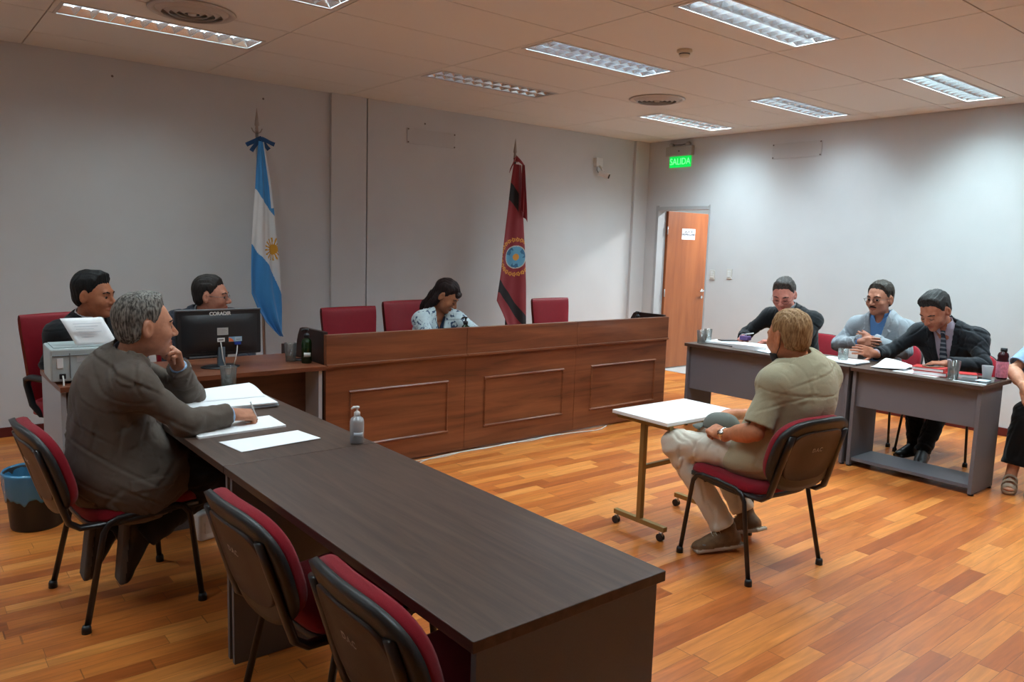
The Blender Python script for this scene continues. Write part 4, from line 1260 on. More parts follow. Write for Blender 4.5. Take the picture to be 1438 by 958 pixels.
def flag_pole(t, H, lean, m):
    k = MB(); k.tube([(0, 0, .03), (lean, 0, H)], .0135, 12); k.build('pole', m, t, smooth=True)
    k = MB(); k.lathe([(0, 0), (.16, 0), (.16, .018), (.05, .035), (.022, .07), (.02, .16), (0, .16)], n=32); k.build('stand', M_black, t, smooth=True)
    f = MB(); f.tube([(lean, 0, H-.01), (lean, 0, H+.05), (lean, 0, H+.06), (lean, 0, H+.20)], [.016, .013, .020, .001], 10); f.build('spearhead', mat('flag_silver', (.35, .31, .28), .35, metal=.8), t, smooth=True)
ct = srgb
# flag 1: light blue and white
FX, FY = 2.53, 6.46
t = empty('flag', (FX, FY, 0), 0, 'pale blue and white flag with a golden sun on a floor pole', 'flag')
flag_pole(t, 2.42, -.06, M_alu)
k = MB(); k.tube([(-.105, 0, 2.455), (-.09, 0, 2.425), (-.06, 0, 2.41), (-.03, 0, 2.425), (-.015, 0, 2.455)], .005, 8); k.build('crescent', MATS['flag_silver'], t, smooth=True)
blue = mat('flag_blue', srgb(60, 132, 190), .8, sheen=.2); whit = mat('flag_white', (.66, .64, .63), .8, sheen=.2); gold = mat('flag_gold', srgb(200, 140, 30), .7)
# ------------------------------------------------------------------ flags
def on_flag1(u, v, x, z):
    # boundaries measured on the hanging cloth (x from the pole foot)
    xs = np.array([2.44, 2.451, 2.481, 2.535, 2.584, 2.62])-FX
    b1 = np.interp(x, xs, [1.955, 1.94, 1.883, 1.816, 1.741, 1.68])
    xs2 = np.array([2.39, 2.404, 2.452, 2.531, 2.592, 2.642, 2.67])-FX
    b2 = np.interp(x, xs2, [1.51, 1.497, 1.42, 1.337, 1.228, 1.106, 1.03])
    if u > .90 and z > 1.80: return 1
    if z > b1: return 0
    if z < b2: return 0
    dx, dz = (x-(2.580-FX))/.75, z-1.458
    d = math.hypot(dx, dz)
    if d < .045: return 2
    if d < .098 and math.sin(math.atan2(dz, dx)*16) > .15+8*(d-.07): return 2
    return 1
L1 = [(2.467, 2.348), (2.447, 2.161), (2.433, 1.927), (2.412, 1.662), (2.398, 1.485), (2.389, 1.276), (2.387, 1.085), (2.434, .963), (2.507, .839), (2.588, .749), (2.633, .71)]
R1 = [(2.504, 2.34), (2.532, 2.168), (2.561, 1.983), (2.584, 1.777), (2.601, 1.58), (2.625, 1.399), (2.649, 1.155), (2.66, .97), (2.665, .708)]
flag_mesh('cloth', [(x-FX, z) for x, z in L1], [(x-FX, z) for x, z in R1], .024, on_flag1, [blue, whit, gold], t, folds=3, seed=1).location = (0, -.055, 0)
# the fold behind
o = flag_mesh('cloth_fold', [(x-FX+.035, z+.03) for x, z in L1[:8]], [(x-FX-.01, z+.06) for x, z in R1[:8]], .016, lambda u, v, x, z: 0 if v > .55 or v < .2 else 1, [blue, whit], t, nv=60, nu=24, folds=4, seed=3)
o.location = (0, .035, 0)
darkblue = mat('ribbon_blue', srgb(30, 72, 118), .8)
for p, q in (((2.474, 2.366), (2.372, 2.309)), ((2.474, 2.362), (2.413, 2.262)), ((2.490, 2.366), (2.564, 2.288)), ((2.492, 2.37), (2.612, 2.334))):
    a = Vector((p[0]-FX, 0, p[1])); b = Vector((q[0]-FX, 0, q[1])); d = (b-a).normalized(); n_ = Vector((-d.z, 0, d.x))
    k = MB()
    k.grid(lambda u, v: tuple(a+(b-a)*u+n_*(v-.5)*.034+Vector((0, -.03-.012*math.sin(u*5+v), 0))), 12, 4)
    solid(k.build('ribbon', darkblue, t, smooth=True), .003)
k = MB(); k.tube([(-.06, -.01, 2.36), (-.04, -.02, 2.375), (-.02, -.01, 2.36)], .018, 8); k.build('knot', darkblue, t, smooth=True)
k = MB(); k.tube([(.055, -.03, 1.80), (.058, -.03, 1.76)], .010, 8); k.build('metal_hook', M_chrome, t, smooth=True)
# flag 2: maroon with black bands
GX_, GY_ = 5.12, 6.40
t = empty('flag', (GX_, GY_, 0), 0, 'maroon flag with black bands and a round blue emblem ringed by golden stars', 'flag')
flag_pole(t, 2.46, .075, M_black)
maroon = mat('flag_maroon', srgb(128, 20, 30), .75, sheen=.2); fblack = mat('flag_black', (.012, .01, .012), .8); sky_ = mat('flag_skyblue', srgb(96, 158, 190), .75); gold2 = mat('flag_yellow', srgb(206, 140, 50), .7); rim = mat('flag_rim', srgb(190, 190, 180), .7)
navy = mat('flag_steel', srgb(52, 104, 140), .75)
def on_flag2(u, v, x, z):
    X = x+GX_
    b1 = np.interp(X, [5.10, 5.148, 5.246, 5.30], [2.02, 1.985, 1.86, 1.78]); b0 = b1+.13
    if X < 5.215 and b1 < z < b0+.06: return 1
    c = np.interp(X, [4.96, 5.0, 5.12, 5.21, 5.286, 5.34, 5.4], [1.18, 1.17, 1.04, .93, .85, .80, .74])
    if c-.115 < z < c+.02: return 1
    dx, dz = (X-5.205)/1.0, z-1.43
    ang = math.radians(-12); dx, dz = dx*math.cos(ang)-dz*math.sin(ang), dx*math.sin(ang)+dz*math.cos(ang)
    d = math.hypot(dx/1.12, dz)
    if d < .036: return 3
    if d < .112:
        a_ = math.atan2(dz, dx)
        if d < .058+.034*abs(math.cos(a_*3))**3: return 2
        return 5 if (math.sin(a_*3+1) > .2 and d > .07) else 2
    if d < .122: return 4
    a_ = math.atan2(dz, dx/1.12)
    s_ = a_*24/(2*PI); f = s_-round(s_)
    r_ = math.hypot(f*.045, d-.182)
    if .007 < r_ < .020+.005*math.cos(5*math.atan2(d-.182, f*.045)): return 3
    return 0
L2 = [(5.144, 2.394), (5.114, 2.21), (5.085, 1.953), (5.056, 1.731), (5.026, 1.509), (5.006, 1.287), (4.975, 1.101), (4.955, .974), (5.041, .837), (5.11, .71), (5.15, .62)]
R2 = [(5.241, 2.388), (5.272, 2.111), (5.295, 1.8), (5.33, 1.44), (5.353, 1.135), (5.372, .702), (5.375, .6)]
flag_mesh('cloth', [(x-GX_, z) for x, z in L2], [(x-GX_, z) for x, z in R2], .013, on_flag2, [maroon, fblack, sky_, gold2, rim, navy], t, nv=330, nu=120, folds=2, seed=2).location = (0, -.05, 0)
o = flag_mesh('cloth_fold', [(x-GX_+.085+.02*i, z) for i, (x, z) in enumerate(L2[:3])], [(x-GX_+.015, z) for x, z in R2[:3]], .016, lambda u, v, x, z: 0, [maroon], t, nv=40, nu=24, folds=4, seed=3); o.location = (0, -.085, 0)
k = MB()
k.grid(lambda u, v: (.02-.075*u+.01*v, -.07-.02*math.sin(u*3), 2.42-.02*u-.11*u*u+.045*v), 10, 4)
k.grid(lambda u, v: (.03+.11*u, -.075-.01*math.sin(u*3), 2.43-.06*u+.05*v-.03*u*v), 10, 4)
solid(k.build('ribbon', maroon, t, smooth=True), .004)
k = MB(); k.tube([(.045, -.03, 2.435), (.06, -.04, 2.45), (.085, -.03, 2.43)], .022, 8); k.build('knot', maroon, t, smooth=True)

# ------------------------------------------------------------------ things on the tables
TZ = .745
def see_through(name, tint, gloss=.14, rough=.03, body=None, bodyf=0.):
    """thin clear wall: mostly transparent, with a fresnel sheen and a little body colour"""
    m, nt, b = new_mat(name); N = nt.nodes; L = nt.links; out = N['Material Output']
    tr = N.new('ShaderNodeBsdfTransparent'); tr.inputs[0].default_value = c4(tint)
    gl = N.new('ShaderNodeBsdfGlossy'); gl.inputs['Roughness'].default_value = rough
    fr = N.new('ShaderNodeFresnel'); fr.inputs['IOR'].default_value = 1.45
    ad = N.new('ShaderNodeMath'); ad.operation = 'MULTIPLY_ADD'; ad.inputs[1].default_value = .8; ad.inputs[2].default_value = gloss*.4; L.new(fr.outputs[0], ad.inputs[0])
    mx = N.new('ShaderNodeMixShader'); L.new(ad.outputs[0], mx.inputs[0]); L.new(tr.outputs[0], mx.inputs[1]); L.new(gl.outputs[0], mx.inputs[2])
    last = mx
    if bodyf:
        df = N.new('ShaderNodeBsdfDiffuse'); df.inputs[0].default_value = c4(body)
        m2 = N.new('ShaderNodeMixShader'); m2.inputs[0].default_value = bodyf; L.new(mx.outputs[0], m2.inputs[1]); L.new(df.outputs[0], m2.inputs[2]); last = m2
    L.new(last.outputs[0], out.inputs['Surface']); N.remove(b)
    MATS[name] = m; return m
M_glass = see_through('clear_glass', (.93, .96, .95), body=(.7, .72, .72), bodyf=.06)
M_water = see_through('water', (.88, .92, .90), body=(.6, .62, .58), bodyf=.10)
M_clearp = see_through('clear_plastic', (.93, .95, .96), body=(.85, .87, .9), bodyf=.30, rough=.1)
def tumbler(x, y, z, h, r0, r1, fill, label, m=None, name='drinking_glass', cat='glass', group='drinking glasses on the tables'):
    t = empty(name, (x, y, z), 0, label, cat, group)
    k = MB(); w = .0022
    k.lathe([(0, 0), (r0*.9, 0), (r0, .003), (r1, h-.001), (r1-w*.5, h), (r1-w, h-.001), (r0-w, .010), (0, .009)], n=36); k.build('tumbler', m or M_glass, t, smooth=True)
    if fill:
        f = fill; ra = r0-w-.0004; rb = ra+(r1-r0)*(f)
        k = MB(); k.lathe([(0, .0105), (ra, .0108), (rb, h*f), (0, h*f)], n=36); k.build('water', M_water, t, smooth=False)
    return t
tumbler(1.37, 4.013, TZ, .138, .034, .042, .62, 'tall glass of water on the dark table in front of the monitor')
tumbler(2.06, 4.835, TZ, .125, .031, .041, .40, 'half-full glass on the brown desk right of the monitor')
tumbler(5.57, 4.18, TZ, .115, .030, .038, 0, 'empty glass at the end of the desk nearest the doorway')
t2 = tumbler(5.655, 4.17, TZ, .125, .028, .036, 0, 'second empty glass touching the one at the desk end nearest the doorway')
tumbler(5.68, 2.93, TZ+.016, .085, .036, .038, .55, 'short glass standing on the papers before the man with crossed arms')
tumbler(5.58, 2.10, TZ, .128, .030, .042, 0, 'clear empty glass in front of the stacked red books')
tumbler(5.86, 1.99, TZ, .088, .026, .036, 0, 'small clear plastic cup left of the pink bottle', m=M_clearp, name='plastic_cup', cat='cup')
def paper(x, y, z, rz, w, l, th, label, group=None, name='paper_sheet', cat='paper', parent=None, sag=.0, seed=0, m=None, lines=False, poly=None):
    rg = random.Random(seed)
    k = MB(); ph = rg.random()*6
    Q = poly
    def pos(u, v):
        if Q:
            a = Vector(Q[0])*(1-u)+Vector(Q[1])*u; b = Vector(Q[3])*(1-u)+Vector(Q[2])*u; p = a*(1-v)+b*v
            return p.x-x, p.y-y
        return (u-.5)*w, (v-.5)*l
    def top(u, v):
        px_, py_ = pos(u, v); return (px_, py_, th+sag*(1+math.sin(u*4+ph)*math.cos(v*3+ph))*.5+sag*.6*u*v)
    n = 14 if sag else 2
    k.grid(top, n, n)
    k.grid(lambda u, v: (*pos(u, v), 0 if not sag else max(0., top(u, v)[2]-th)), n, n)
    # rim
    def rimf(e):
        def f(u, v):
            c = {0: (u, 0), 1: (1, u), 2: (1-u, 1), 3: (0, 1-u)}[e]; p = top(*c); lo_ = 0 if not sag else max(0., p[2]-th)
            return (p[0], p[1], lo_+(p[2]-lo_)*v)
        return f
    for e in range(4): k.grid(rimf(e), n, 1)
    bmesh.ops.remove_doubles(k.bm, verts=k.bm.verts[:], dist=1e-5)
    o = k.build(name, m or M_paper, parent, loc=(x, y, z)); o.rotation_euler = (0, 0, rz)
    if parent is None: tag(o, label, cat, group)
    return o
paper(1.17, 2.95, TZ, 0, 0, 0, .002, 'single white sheet at the front, beside the sanitizer on the dark table', poly=[(.992, 3.030), (1.016, 2.842), (1.352, 2.872), (1.330, 3.052)], sag=.002, seed=3)
paper(1.14, 3.24, TZ, 0, 0, 0, .008, 'thin stack of white sheets under the writing hand', name='paper_stack', poly=[(.95, 3.34), (.945, 3.125), (1.318, 3.145), (1.328, 3.36)])
t = empty('case_file', (1.25, 3.70, TZ), 0, 'open thick file of papers with one page lifted, behind the writing hand', 'papers')
for i, (dx, rz, c) in enumerate(((.0, 3, M_paper), (.006, -2, mat('folder_grey', (.45, .50, .55), .6)), (-.004, 1, M_paper), (.004, -4, M_paper))):
    k = MB(); k.box((-.20+dx, -.15, .0065*i), (.20+dx, .16, .0065*(i+1)-.0004), .0008, M=Matrix.Rotation(R(rz), 4, 'Z')); k.build('page_block', c, t)
k = MB(); k.grid(lambda u, v: (-.21+.40*u, .02+.22*v-.03*u, .027+.034*math.sin(min(1, v*1.15)*PI*.5)*(.25+.75*u)), 16, 12); solid(k.build('lifted_page', M_paper, t, smooth=True), .0012)
paper(1.145, 4.06, TZ, R(-10), .10, .075, .012, 'small white notepad behind the raised elbow', name='notepad', cat='notepad')
# hand sanitizer, clear pump bottle
def pump_bottle(x, y, z, s, body, liquid, pumpm, label, fill=.28, rot=0., labelm=None, wide=1.):
    t = empty('pump_bottle', (x, y, z), rot, label, 'bottle', None)
    k = MB(); r = .028*s*wide
    k.lathe([(0, .0), (r*.92, .0), (r, .004), (r, .088*s), (r*.86, .102*s), (r*.45, .110*s), (r*.42, .116*s), (r*.36, .116*s), (r*.38, .109*s), (r*.80, .100*s), (r-.002, .087*s), (r-.002, .005), (0, .004)], n=32)
    k.build('bottle_body', body, t, smooth=True)
    if liquid:
        k = MB(); k.lathe([(0, .0045), (r-.0025, .0055), (r-.0025, .088*s*fill), (0, .088*s*fill)], n=32); k.build('liquid', liquid, t)
    k = MB(); k.lathe([(0, .112*s), (.0125*s, .112*s), (.0125*s, .126*s), (.0075*s, .130*s), (.0045*s, .131*s), (.0045*s, .142*s), (.009*s, .143*s), (.010*s, .150*s), (0, .152*s)], n=24)
    k.tube([(0, 0, .147*s), (-.016*s, 0, .148*s), (-.026*s, 0, .142*s)], [.0055*s, .0048*s, .0035*s], 10)
    k.build('pump', pumpm, t, smooth=True)
    k = MB(); k.tube([(0, 0, .125*s), (.003, 0, .06*s), (.012*s, 0, .010)], .0022, 8); k.build('dip_tube', pumpm, t, smooth=True)
    if labelm:
        k = MB(); k.grid(lambda u, v: ((r+.0008)*math.cos(R(-145)+u*R(80)), (r+.0008)*math.sin(R(-145)+u*R(80)), (.030+.018*v)*s), 12, 2); solid(k.build('sticker', labelm, t, smooth=True), .0006)
    return t
M_blueliq = see_through('blue_gel', srgb(150, 205, 235), body=srgb(110, 195, 240), bodyf=.75)
pump_bottle(1.447, 2.742, TZ, 1.0, M_clearp, M_blueliq, M_white, 'clear hand sanitizer pump bottle with blue liquid at the table edge', labelm=mat('sticker_pale', (.55, .62, .68), .5), fill=.30)
M_green = see_through('green_plastic', srgb(70, 120, 70), body=srgb(24, 62, 26), bodyf=.35, rough=.08)
M_sticker = mat('sticker_white', (.7, .72, .7), .5)
pump_bottle(2.128, 4.735, TZ, 1.5, M_green, None, M_black, 'dark green pump bottle with a white label on the brown desk beside the bench', labelm=M_sticker, wide=.78)
pump_bottle(3.60, 5.00, .74, 1.55, M_green, None, M_black, 'green pump bottle behind the bench in front of the seated woman', labelm=None, wide=.78)
pump_bottle(5.47, 4.84, .74, 1.55, M_green, None, M_black, 'green pump bottle at the right end of the bench', labelm=None, wide=.78)
# monitor seen from behind
t = empty('computer_monitor', (1.60, 4.83, TZ), R(2), 'black computer monitor seen from behind on the brown desk', 'monitor')
M_mon = mat('monitor_black', (.014, .016, .019), .38)
k = MB()
w_, z0, z1 = .262, .075, .360
k.box((-w_, -.005, z0), (w_, .035, z1), .008)
k.build('housing', M_mon, t)
k = MB(); k.grid(lambda u, v: (-.235+.47*u, -.006-.028*(1-abs(2*u-1)**4)*(1-abs(2*v-1)**4), .095+.235*v), 24, 14); k.build('back_bulge', M_mon, t, smooth=True)
MB().box((-w_, -.008, z1-.006), (w_, .036, z1+.002), .002).build('top_edge', mat('monitor_edge', (.12, .13, .14), .3), t)
MB().box((-.19, -.012, z0-.008), (-.02, .0, z0+.001), .001).build('lower_trim', MATS['monitor_edge'], t)
MB().box((-w_+.006, .035, z0+.01), (w_-.006, .038, z1-.008)).build('screen', mat('screen_glow', (.02, .02, .02), .2, emit=(.5, .6, .7), estr=.5), t)
k = MB(); k.box((-.022, -.03, .008), (.022, .004, .13), .005); k.build('neck', mat('stand_grey', (.10, .14, .17), .25), t)
k = MB(); k.lathe([(0, 0), (.118, 0), (.12, .004), (.10, .010), (.03, .014), (0, .014)], n=40, M=Matrix.Scale(.72, 4, (0, 1, 0))); k.build('foot', M_black, t, smooth=True)
text('lettering', 'CORADIR', .030, mat('letter_silver', (.60, .60, .58), .5), t, (0.0, -.0085, .335), (R(90), 0, 0), bold=.0012)
MB().box((-.030, -.0365, .205), (.038, -.035, .250)).build('spec_plate', mat('plate_grey', (.40, .41, .41), .5), t)
for i in range(4): MB().box((-.026, -.0372, .212+.009*i), (.030-.008*(i % 2), -.0364, .214+.009*i)).build('print_line', mat('print_grey', (.2, .2, .2), .6), t)
MB().box((-.030, -.0365, .163), (.016, -.035, .187)).build('sticker', M_sticker, t)
MB().box((-.024, -.0372, .170), (.008, -.0364, .180)).build('print_line', mat('print_grey', (.2, .2, .2), .6), t)
MB().box((.040, -.0365, .160), (.124, -.035, .191)).build('sticker', mat('sticker_blue', (.20, .38, .55), .5), t)
k = MB(); k.prism([(.041, .161), (.074, .161), (.062, .178), (.041, .188)], 1, -.0378, -.0366); k.build('logo_wedge', mat('logo_orange', srgb(220, 110, 60), .5), t)
MB().box((.078, -.0378, .163), (.122, -.0366, .188)).build('logo_field', mat('logo_pale', (.42, .56, .64), .5), t)
MB().box((.086, -.0384, .172), (.114, -.0376, .176)).build('print_line', mat('print_grey', (.2, .2, .2), .6), t)
text('lettering', 'Sensus', .013, MATS['letter_silver'], t, (-.10, -.0125, .108), (R(90), 0, 0))
MB().box((.075, -.045, .140), (.115, -.020, .158), .002).build('video_plug', mat('plug_blue', srgb(30, 60, 140), .4), t)
k = MB(); k.tube([(.095, -.035, .142), (.090, -.04, .10), (.078, -.045, .05), (.068, -.04, .008)], .0035, 8); k.build('cable', M_cab, t, smooth=True)
k = MB(); k.tube([(-.008, -.032, .160), (-.006, -.042, .12), (.0, -.042, .06), (.012, -.045, .014)], .0035, 8); k.build('cable', M_cab, t, smooth=True)
# mouse and phone on the brown desk
t = empty('computer_mouse', (1.335, 4.80, TZ), R(20), 'black computer mouse left of the monitor', 'mouse')
k = MB(); k.grid(lambda u, v: (.030*math.cos(2*PI*u)*math.cos(v*PI/2), .052*math.sin(2*PI*u)*math.cos(v*PI/2), .032*math.sin(v*PI/2)**.8), 24, 8); k.build('shell', M_black, t, smooth=True)
k = MB(); k.tube([(-.004, .03, .030), (.004, .03, .030)], .006, 12); k.build('wheel', mat('grey_plastic', (.42, .41, .39), .5), t, smooth=True)
def phone(x, y, z, rz, label, m=None, s=1.):
    t = empty('mobile_phone', (x, y, z), rz, label, 'phone')
    MB().box((-.037*s, -.074*s, 0), (.037*s, .074*s, .009), .004, seg=3).build('case', m or M_black, t, smooth=False)
    MB().box((-.033*s, -.068*s, .009), (.033*s, .068*s, .0096)).build('screen', mat('phone_screen', (.02, .022, .026), .08), t)
    return t
phone(2.135, 4.86, TZ, R(60), 'dark phone lying between the glass and the green bottle')
# printer with a sheet standing in its feeder
t = empty('printer', (.885, 4.80, TZ), R(-2), 'pale grey printer on the left end of the brown desk', 'printer')
M_pr = mat('printer_grey', srgb(172, 182, 182), .45)
k = MB(); k.box((-.225, -.15, .012), (.225, .15, .190), .010); k.build('body', M_pr, t)
MB().box((-.215, -.155, .150), (.215, -.148, .154)).build('seam', mat('seam_grey', (.14, .15, .15), .6), t)
MB().box((-.135, -.154, .03), (-.131, -.149, .165)).build('seam', MATS['seam_grey'], t)
for i in range(7): MB().box((-.10, -.1525, .118+.0045*i), (.17, -.149, .120+.0045*i)).build('vent_slot', mat('slot_pale', (.70, .72, .72), .5), t)
MB().box((-.195, -.156, .085), (-.165, -.149, .140), .002).build('side_catch', M_white, t)
MB().box((-.185, -.156, .028), (-.155, -.149, .056), .002).build('power_socket', M_black, t)
k = MB(); k.prism([(-.225+.02, .188), (.205, .188), (.205, .196), (-.205, .196)], 1, -.13, .12); k.build('lid', M_pr, t)
k = MB(); k.tube([(-.170, -.160, .045), (-.171, -.19, .03), (-.172, -.20, -.06), (-.165, -.22, -.22), (-.150, -.215, -.34), (-.16, -.20, -.45), (-.19, -.19, -.55)], .004, 8); k.build('power_cable', M_cab, t, smooth=True)
t = empty('paper_sheet', (.875, 4.70, TZ+.196), 0, 'white sheet standing upright on the pale grey printer', 'paper')
k = MB(); k.grid(lambda u, v: (-.088+.205*u-.065*v+.03*u*v*0, -.00+.05*v*v, .148*v), 8, 8); solid(k.build('sheet', M_paper, t, smooth=True), .001)
ink = mat('faint_ink', (.66, .70, .74), .7)
for i in range(6): MB().box((-.10+.008*i, -.0035+.0012*i, .120-.015*i), (.04-.02*(i % 3), -.001+.0035, .122-.015*i)).build('print_line', ink, t)
# papers and things on the right-hand desks
def stack(x, y, z, rz, w, l, hs, label, mats_=None, group=None):
    t = empty('paper_stack', (x, y, z), rz, label, 'papers', group)
    rg = random.Random(int(x*100+y*1000)); zz = 0
    for i, h in enumerate(hs):
        k = MB(); k.box((-w/2, -l/2, zz), (w/2, l/2, zz+h-.0005), .0006, M=Matrix.Rotation(R(rg.uniform(-4, 4)), 4, 'Z')); zz += h
        k.build('page_block', (mats_ or [M_paper])[i % len(mats_ or [1])], t)
    return t
M_fold = mat('folder_dark', (.035, .045, .055), .45)
stack(5.74, 4.03, TZ, R(8), .22, .30, (.005, .012, .006), 'stack of papers with a dark phone on top, at the desk end nearest the doorway', [M_fold, M_paper, M_paper])
phone(5.80, 4.06, TZ+.0235, R(60), 'dark phone lying on the stack of papers nearest the doorway', s=1.1)
stack(5.70, 3.72, TZ, R(4), .21, .30, (.012, .014, .010), 'thick pile of white papers under the hands of the man in the black jacket')
stack(5.62, 3.45, TZ, R(-20), .20, .28, (.006, .004), 'loose papers right of the thick pile, behind the head of the man in khaki', [mat('folder_grey', (.45, .50, .55), .6), M_paper])
stack(5.68, 2.93, TZ, R(3), .24, .31, (.005, .006, .005), 'papers on a dark folder under the short glass', [M_fold, M_paper, M_paper])
paper(5.74, 2.56, TZ, R(6), .30, .24, .003, 'rumpled white pages between the hands of the man with the tie', name='paper_sheet', sag=.028, seed=5)
paper(5.66, 2.34, TZ, R(-4), .21, .30, .003, 'flat white sheets sticking out under the red books')
def book(x, y, z, rz, w, l, h, label):
    t = empty('book', (x, y, z), rz, label, 'book', 'red books on the desk')
    M_bk = mat('book_red', srgb(190, 44, 40), .4)
    k = MB(); k.box((-w/2, -l/2, 0), (w/2, l/2, .0025)); k.box((-w/2, -l/2, h-.0025), (w/2, l/2, h)); k.box((-w/2, -l/2, 0), (w/2, -l/2+.003, h)); k.build('cover', M_bk, t)
    MB().box((-w/2+.003, -l/2+.003, .0025), (w/2-.003, l/2-.004, h-.0025)).build('pages', M_paper, t)
    for q in (-.3, .28): MB().box((w*q-.002, -l/2-.0006, h*.1), (w*q+.006, -l/2+.001, h*.9)).build('spine_band', mat('book_band', (.75, .6, .5), .5), t)
    return t
book(5.66, 2.27, TZ+.0035, R(12), .15, .21, .026, 'lower red book of the stack on the desk by the striped tie')
book(5.665, 2.285, TZ+.030, R(9), .145, .205, .024, 'upper red book of the stack on the desk by the striped tie')
book(5.76, 2.10, TZ, R(24), .13, .16, .030, 'small red book behind the clear glass, right of the book stack')
phone(5.675, 2.27, TZ+.0545, R(65), 'tan-cased phone lying on the upper red book', m=mat('tan_leather', srgb(150, 120, 90), .5), s=.9)
t = empty('document_folder', (5.68, 1.985, TZ), R(2), 'glossy black folder with white sheets at the right end of the desk', 'folder')
MB().box((-.15, -.10, 0), (.13, .10, .003)).build('sheet', M_paper, t)
MB().box((-.13, -.105, .003), (.14, .095, .007), .001).build('cover', mat('glossy_black', (.02, .03, .03), .12), t)
MB().box((-.05, -.07, .007), (.05, .0, .0078)).build('label', mat('sticker_pale', (.55, .62, .68), .5), t)
# dark juice bottle with a pink label
t = empty('drink_bottle', (5.93, 1.925, TZ), 0, 'dark juice bottle with a pink label at the right end of the desk', 'bottle')
M_juice = mat('juice_bottle', srgb(58, 24, 30), .08)
k = MB(); k.lathe([(0, 0), (.030, 0), (.035, .006), (.035, .055), (.033, .062), (.035, .070), (.0355, .125), (.032, .142), (.035, .160), (.030, .178), (.017, .190), (.016, .196), (0, .196)], n=36); k.build('bottle_body', M_juice, t, smooth=True)
k = MB(); k.lathe([(.0362, .012), (.0366, .014), (.0368, .120), (.0362, .122)], n=36); solid(k.build('label', mat('label_pink', srgb(214, 130, 150), .45, noise=.25, nscale=60), t, smooth=True), .0006)
k = MB(); k.lathe([(0, .190), (.020, .190), (.021, .194), (.0205, .214), (0, .216)], n=28); k.build('cap', M_black, t, smooth=True)
# small things held or on the desk
k = MB(); k.tube([(5.90, 3.95, .835), (5.79, 3.80, .865)], .005, 8); tag(k.build('pen', M_white), 'white pen held by the man in the black jacket', 'pen')
MB().box((5.855, 3.90, .782), (5.925, 3.985, .822), .012, seg=3).build('coin_purse', mat('purple_cloth', srgb(86, 62, 110), .7))
tag(bpy.data.objects['coin_purse'], 'small purple object held by the man in the black jacket', 'purse')
k = MB(); k.tube([(1.20, 3.245, .850), (1.235, 3.262, .768)], .0035, 8); tag(k.build('pen', M_white, smooth=True), 'thin white pen in the writing hand on the dark table', 'pen')
# cap held on the knees of the man in khaki
# ------------------------------------------------------------------ who sits where
def cloth(name, col, **k):
    k.setdefault('rough', .85); k.setdefault('spec', .25); k.setdefault('sheen', .12)
    return mat(name, col, noise=k.pop('noise', .10), nscale=k.pop('nscale', 500), bump=.35, bscale=1200, **k)
C_brown = cloth('suit_greybrown', srgb(92, 81, 72)); C_black = cloth('suit_black', srgb(26, 28, 31)); C_black2 = cloth('suit_charcoal', srgb(30, 33, 38))
C_navy = cloth('suit_navy', srgb(40, 42, 52)); C_grey = cloth('jacket_grey', srgb(140, 146, 152)); C_khaki = cloth('shirt_khaki', srgb(172, 164, 136))
C_whiteS = cloth('shirt_white', srgb(205, 205, 212)); C_blueS = cloth('shirt_blue', srgb(88, 132, 184)); C_lblue = cloth('shirt_lightblue', srgb(150, 180, 212)); C_lil = cloth('shirt_lilac', srgb(178, 168, 184))
C_cream = cloth('trousers_cream', srgb(216, 208, 192)); C_dk = cloth('trousers_dark', srgb(34, 32, 33)); C_bk = cloth('trousers_black', srgb(14, 14, 16))
C_tie = None
def striped(name, a, b, scale, ang):
    m, nt, bs = new_mat(name); N = nt.nodes; L = nt.links
    tc = N.new('ShaderNodeTexCoord'); mp = N.new('ShaderNodeMapping'); mp.inputs['Rotation'].default_value = ang
    w = N.new('ShaderNodeTexWave'); w.inputs['Scale'].default_value = scale; w.wave_profile = 'SIN'
    r = N.new('ShaderNodeValToRGB'); r.color_ramp.elements[0].position = .62; r.color_ramp.elements[0].color = c4(a); r.color_ramp.elements[1].position = .72; r.color_ramp.elements[1].color = c4(b)
    L.new(tc.outputs['Object'], mp.inputs['Vector']); L.new(mp.outputs['Vector'], w.inputs['Vector']); L.new(w.outputs['Fac'], r.inputs['Fac']); L.new(r.outputs['Color'], bs.inputs['Base Color'])
    setin(bs, 'Roughness', .5); MATS[name] = m; return m
def blotched(name, a, b, scale, p0=.56, p1=.62):
    m, nt, bs = new_mat(name); N = nt.nodes; L = nt.links
    tc = N.new('ShaderNodeTexCoord'); w = N.new('ShaderNodeTexNoise'); w.inputs['Scale'].default_value = scale; w.inputs['Detail'].default_value = 3; w.inputs['Distortion'].default_value = 1.5
    r = N.new('ShaderNodeValToRGB'); r.color_ramp.elements[0].position = p0; r.color_ramp.elements[0].color = c4(a); r.color_ramp.elements[1].position = p1; r.color_ramp.elements[1].color = c4(b)
    L.new(tc.outputs['Object'], w.inputs['Vector']); L.new(w.outputs['Fac'], r.inputs['Fac']); L.new(r.outputs['Color'], bs.inputs['Base Color'])
    setin(bs, 'Roughness', .8); MATS[name] = m; return m
T_stripe = striped('tie_striped', srgb(36, 52, 72), srgb(130, 142, 152), 17., (0, R(45), R(0)))
T_dark = mat('tie_dark', srgb(30, 32, 42), rough=.5)
C_print = blotched('printed_white_blue', srgb(198, 214, 216), srgb(60, 84, 112), 16.)
C_navyS = cloth('top_navy', srgb(26, 42, 62))
C_check = striped('shirt_check', srgb(150, 152, 158), srgb(70, 74, 82), 30., (0, 0, 0))
SH_black = mat('shoe_black', srgb(22, 20, 20), rough=.4); SH_sole = mat('sole_dark', srgb(84, 76, 70), rough=.8)
SH_brown = mat('shoe_brown', srgb(112, 84, 56), rough=.7, noise=.2, nscale=40); SH_white = mat('sole_offwhite', srgb(186, 176, 160), rough=.7)
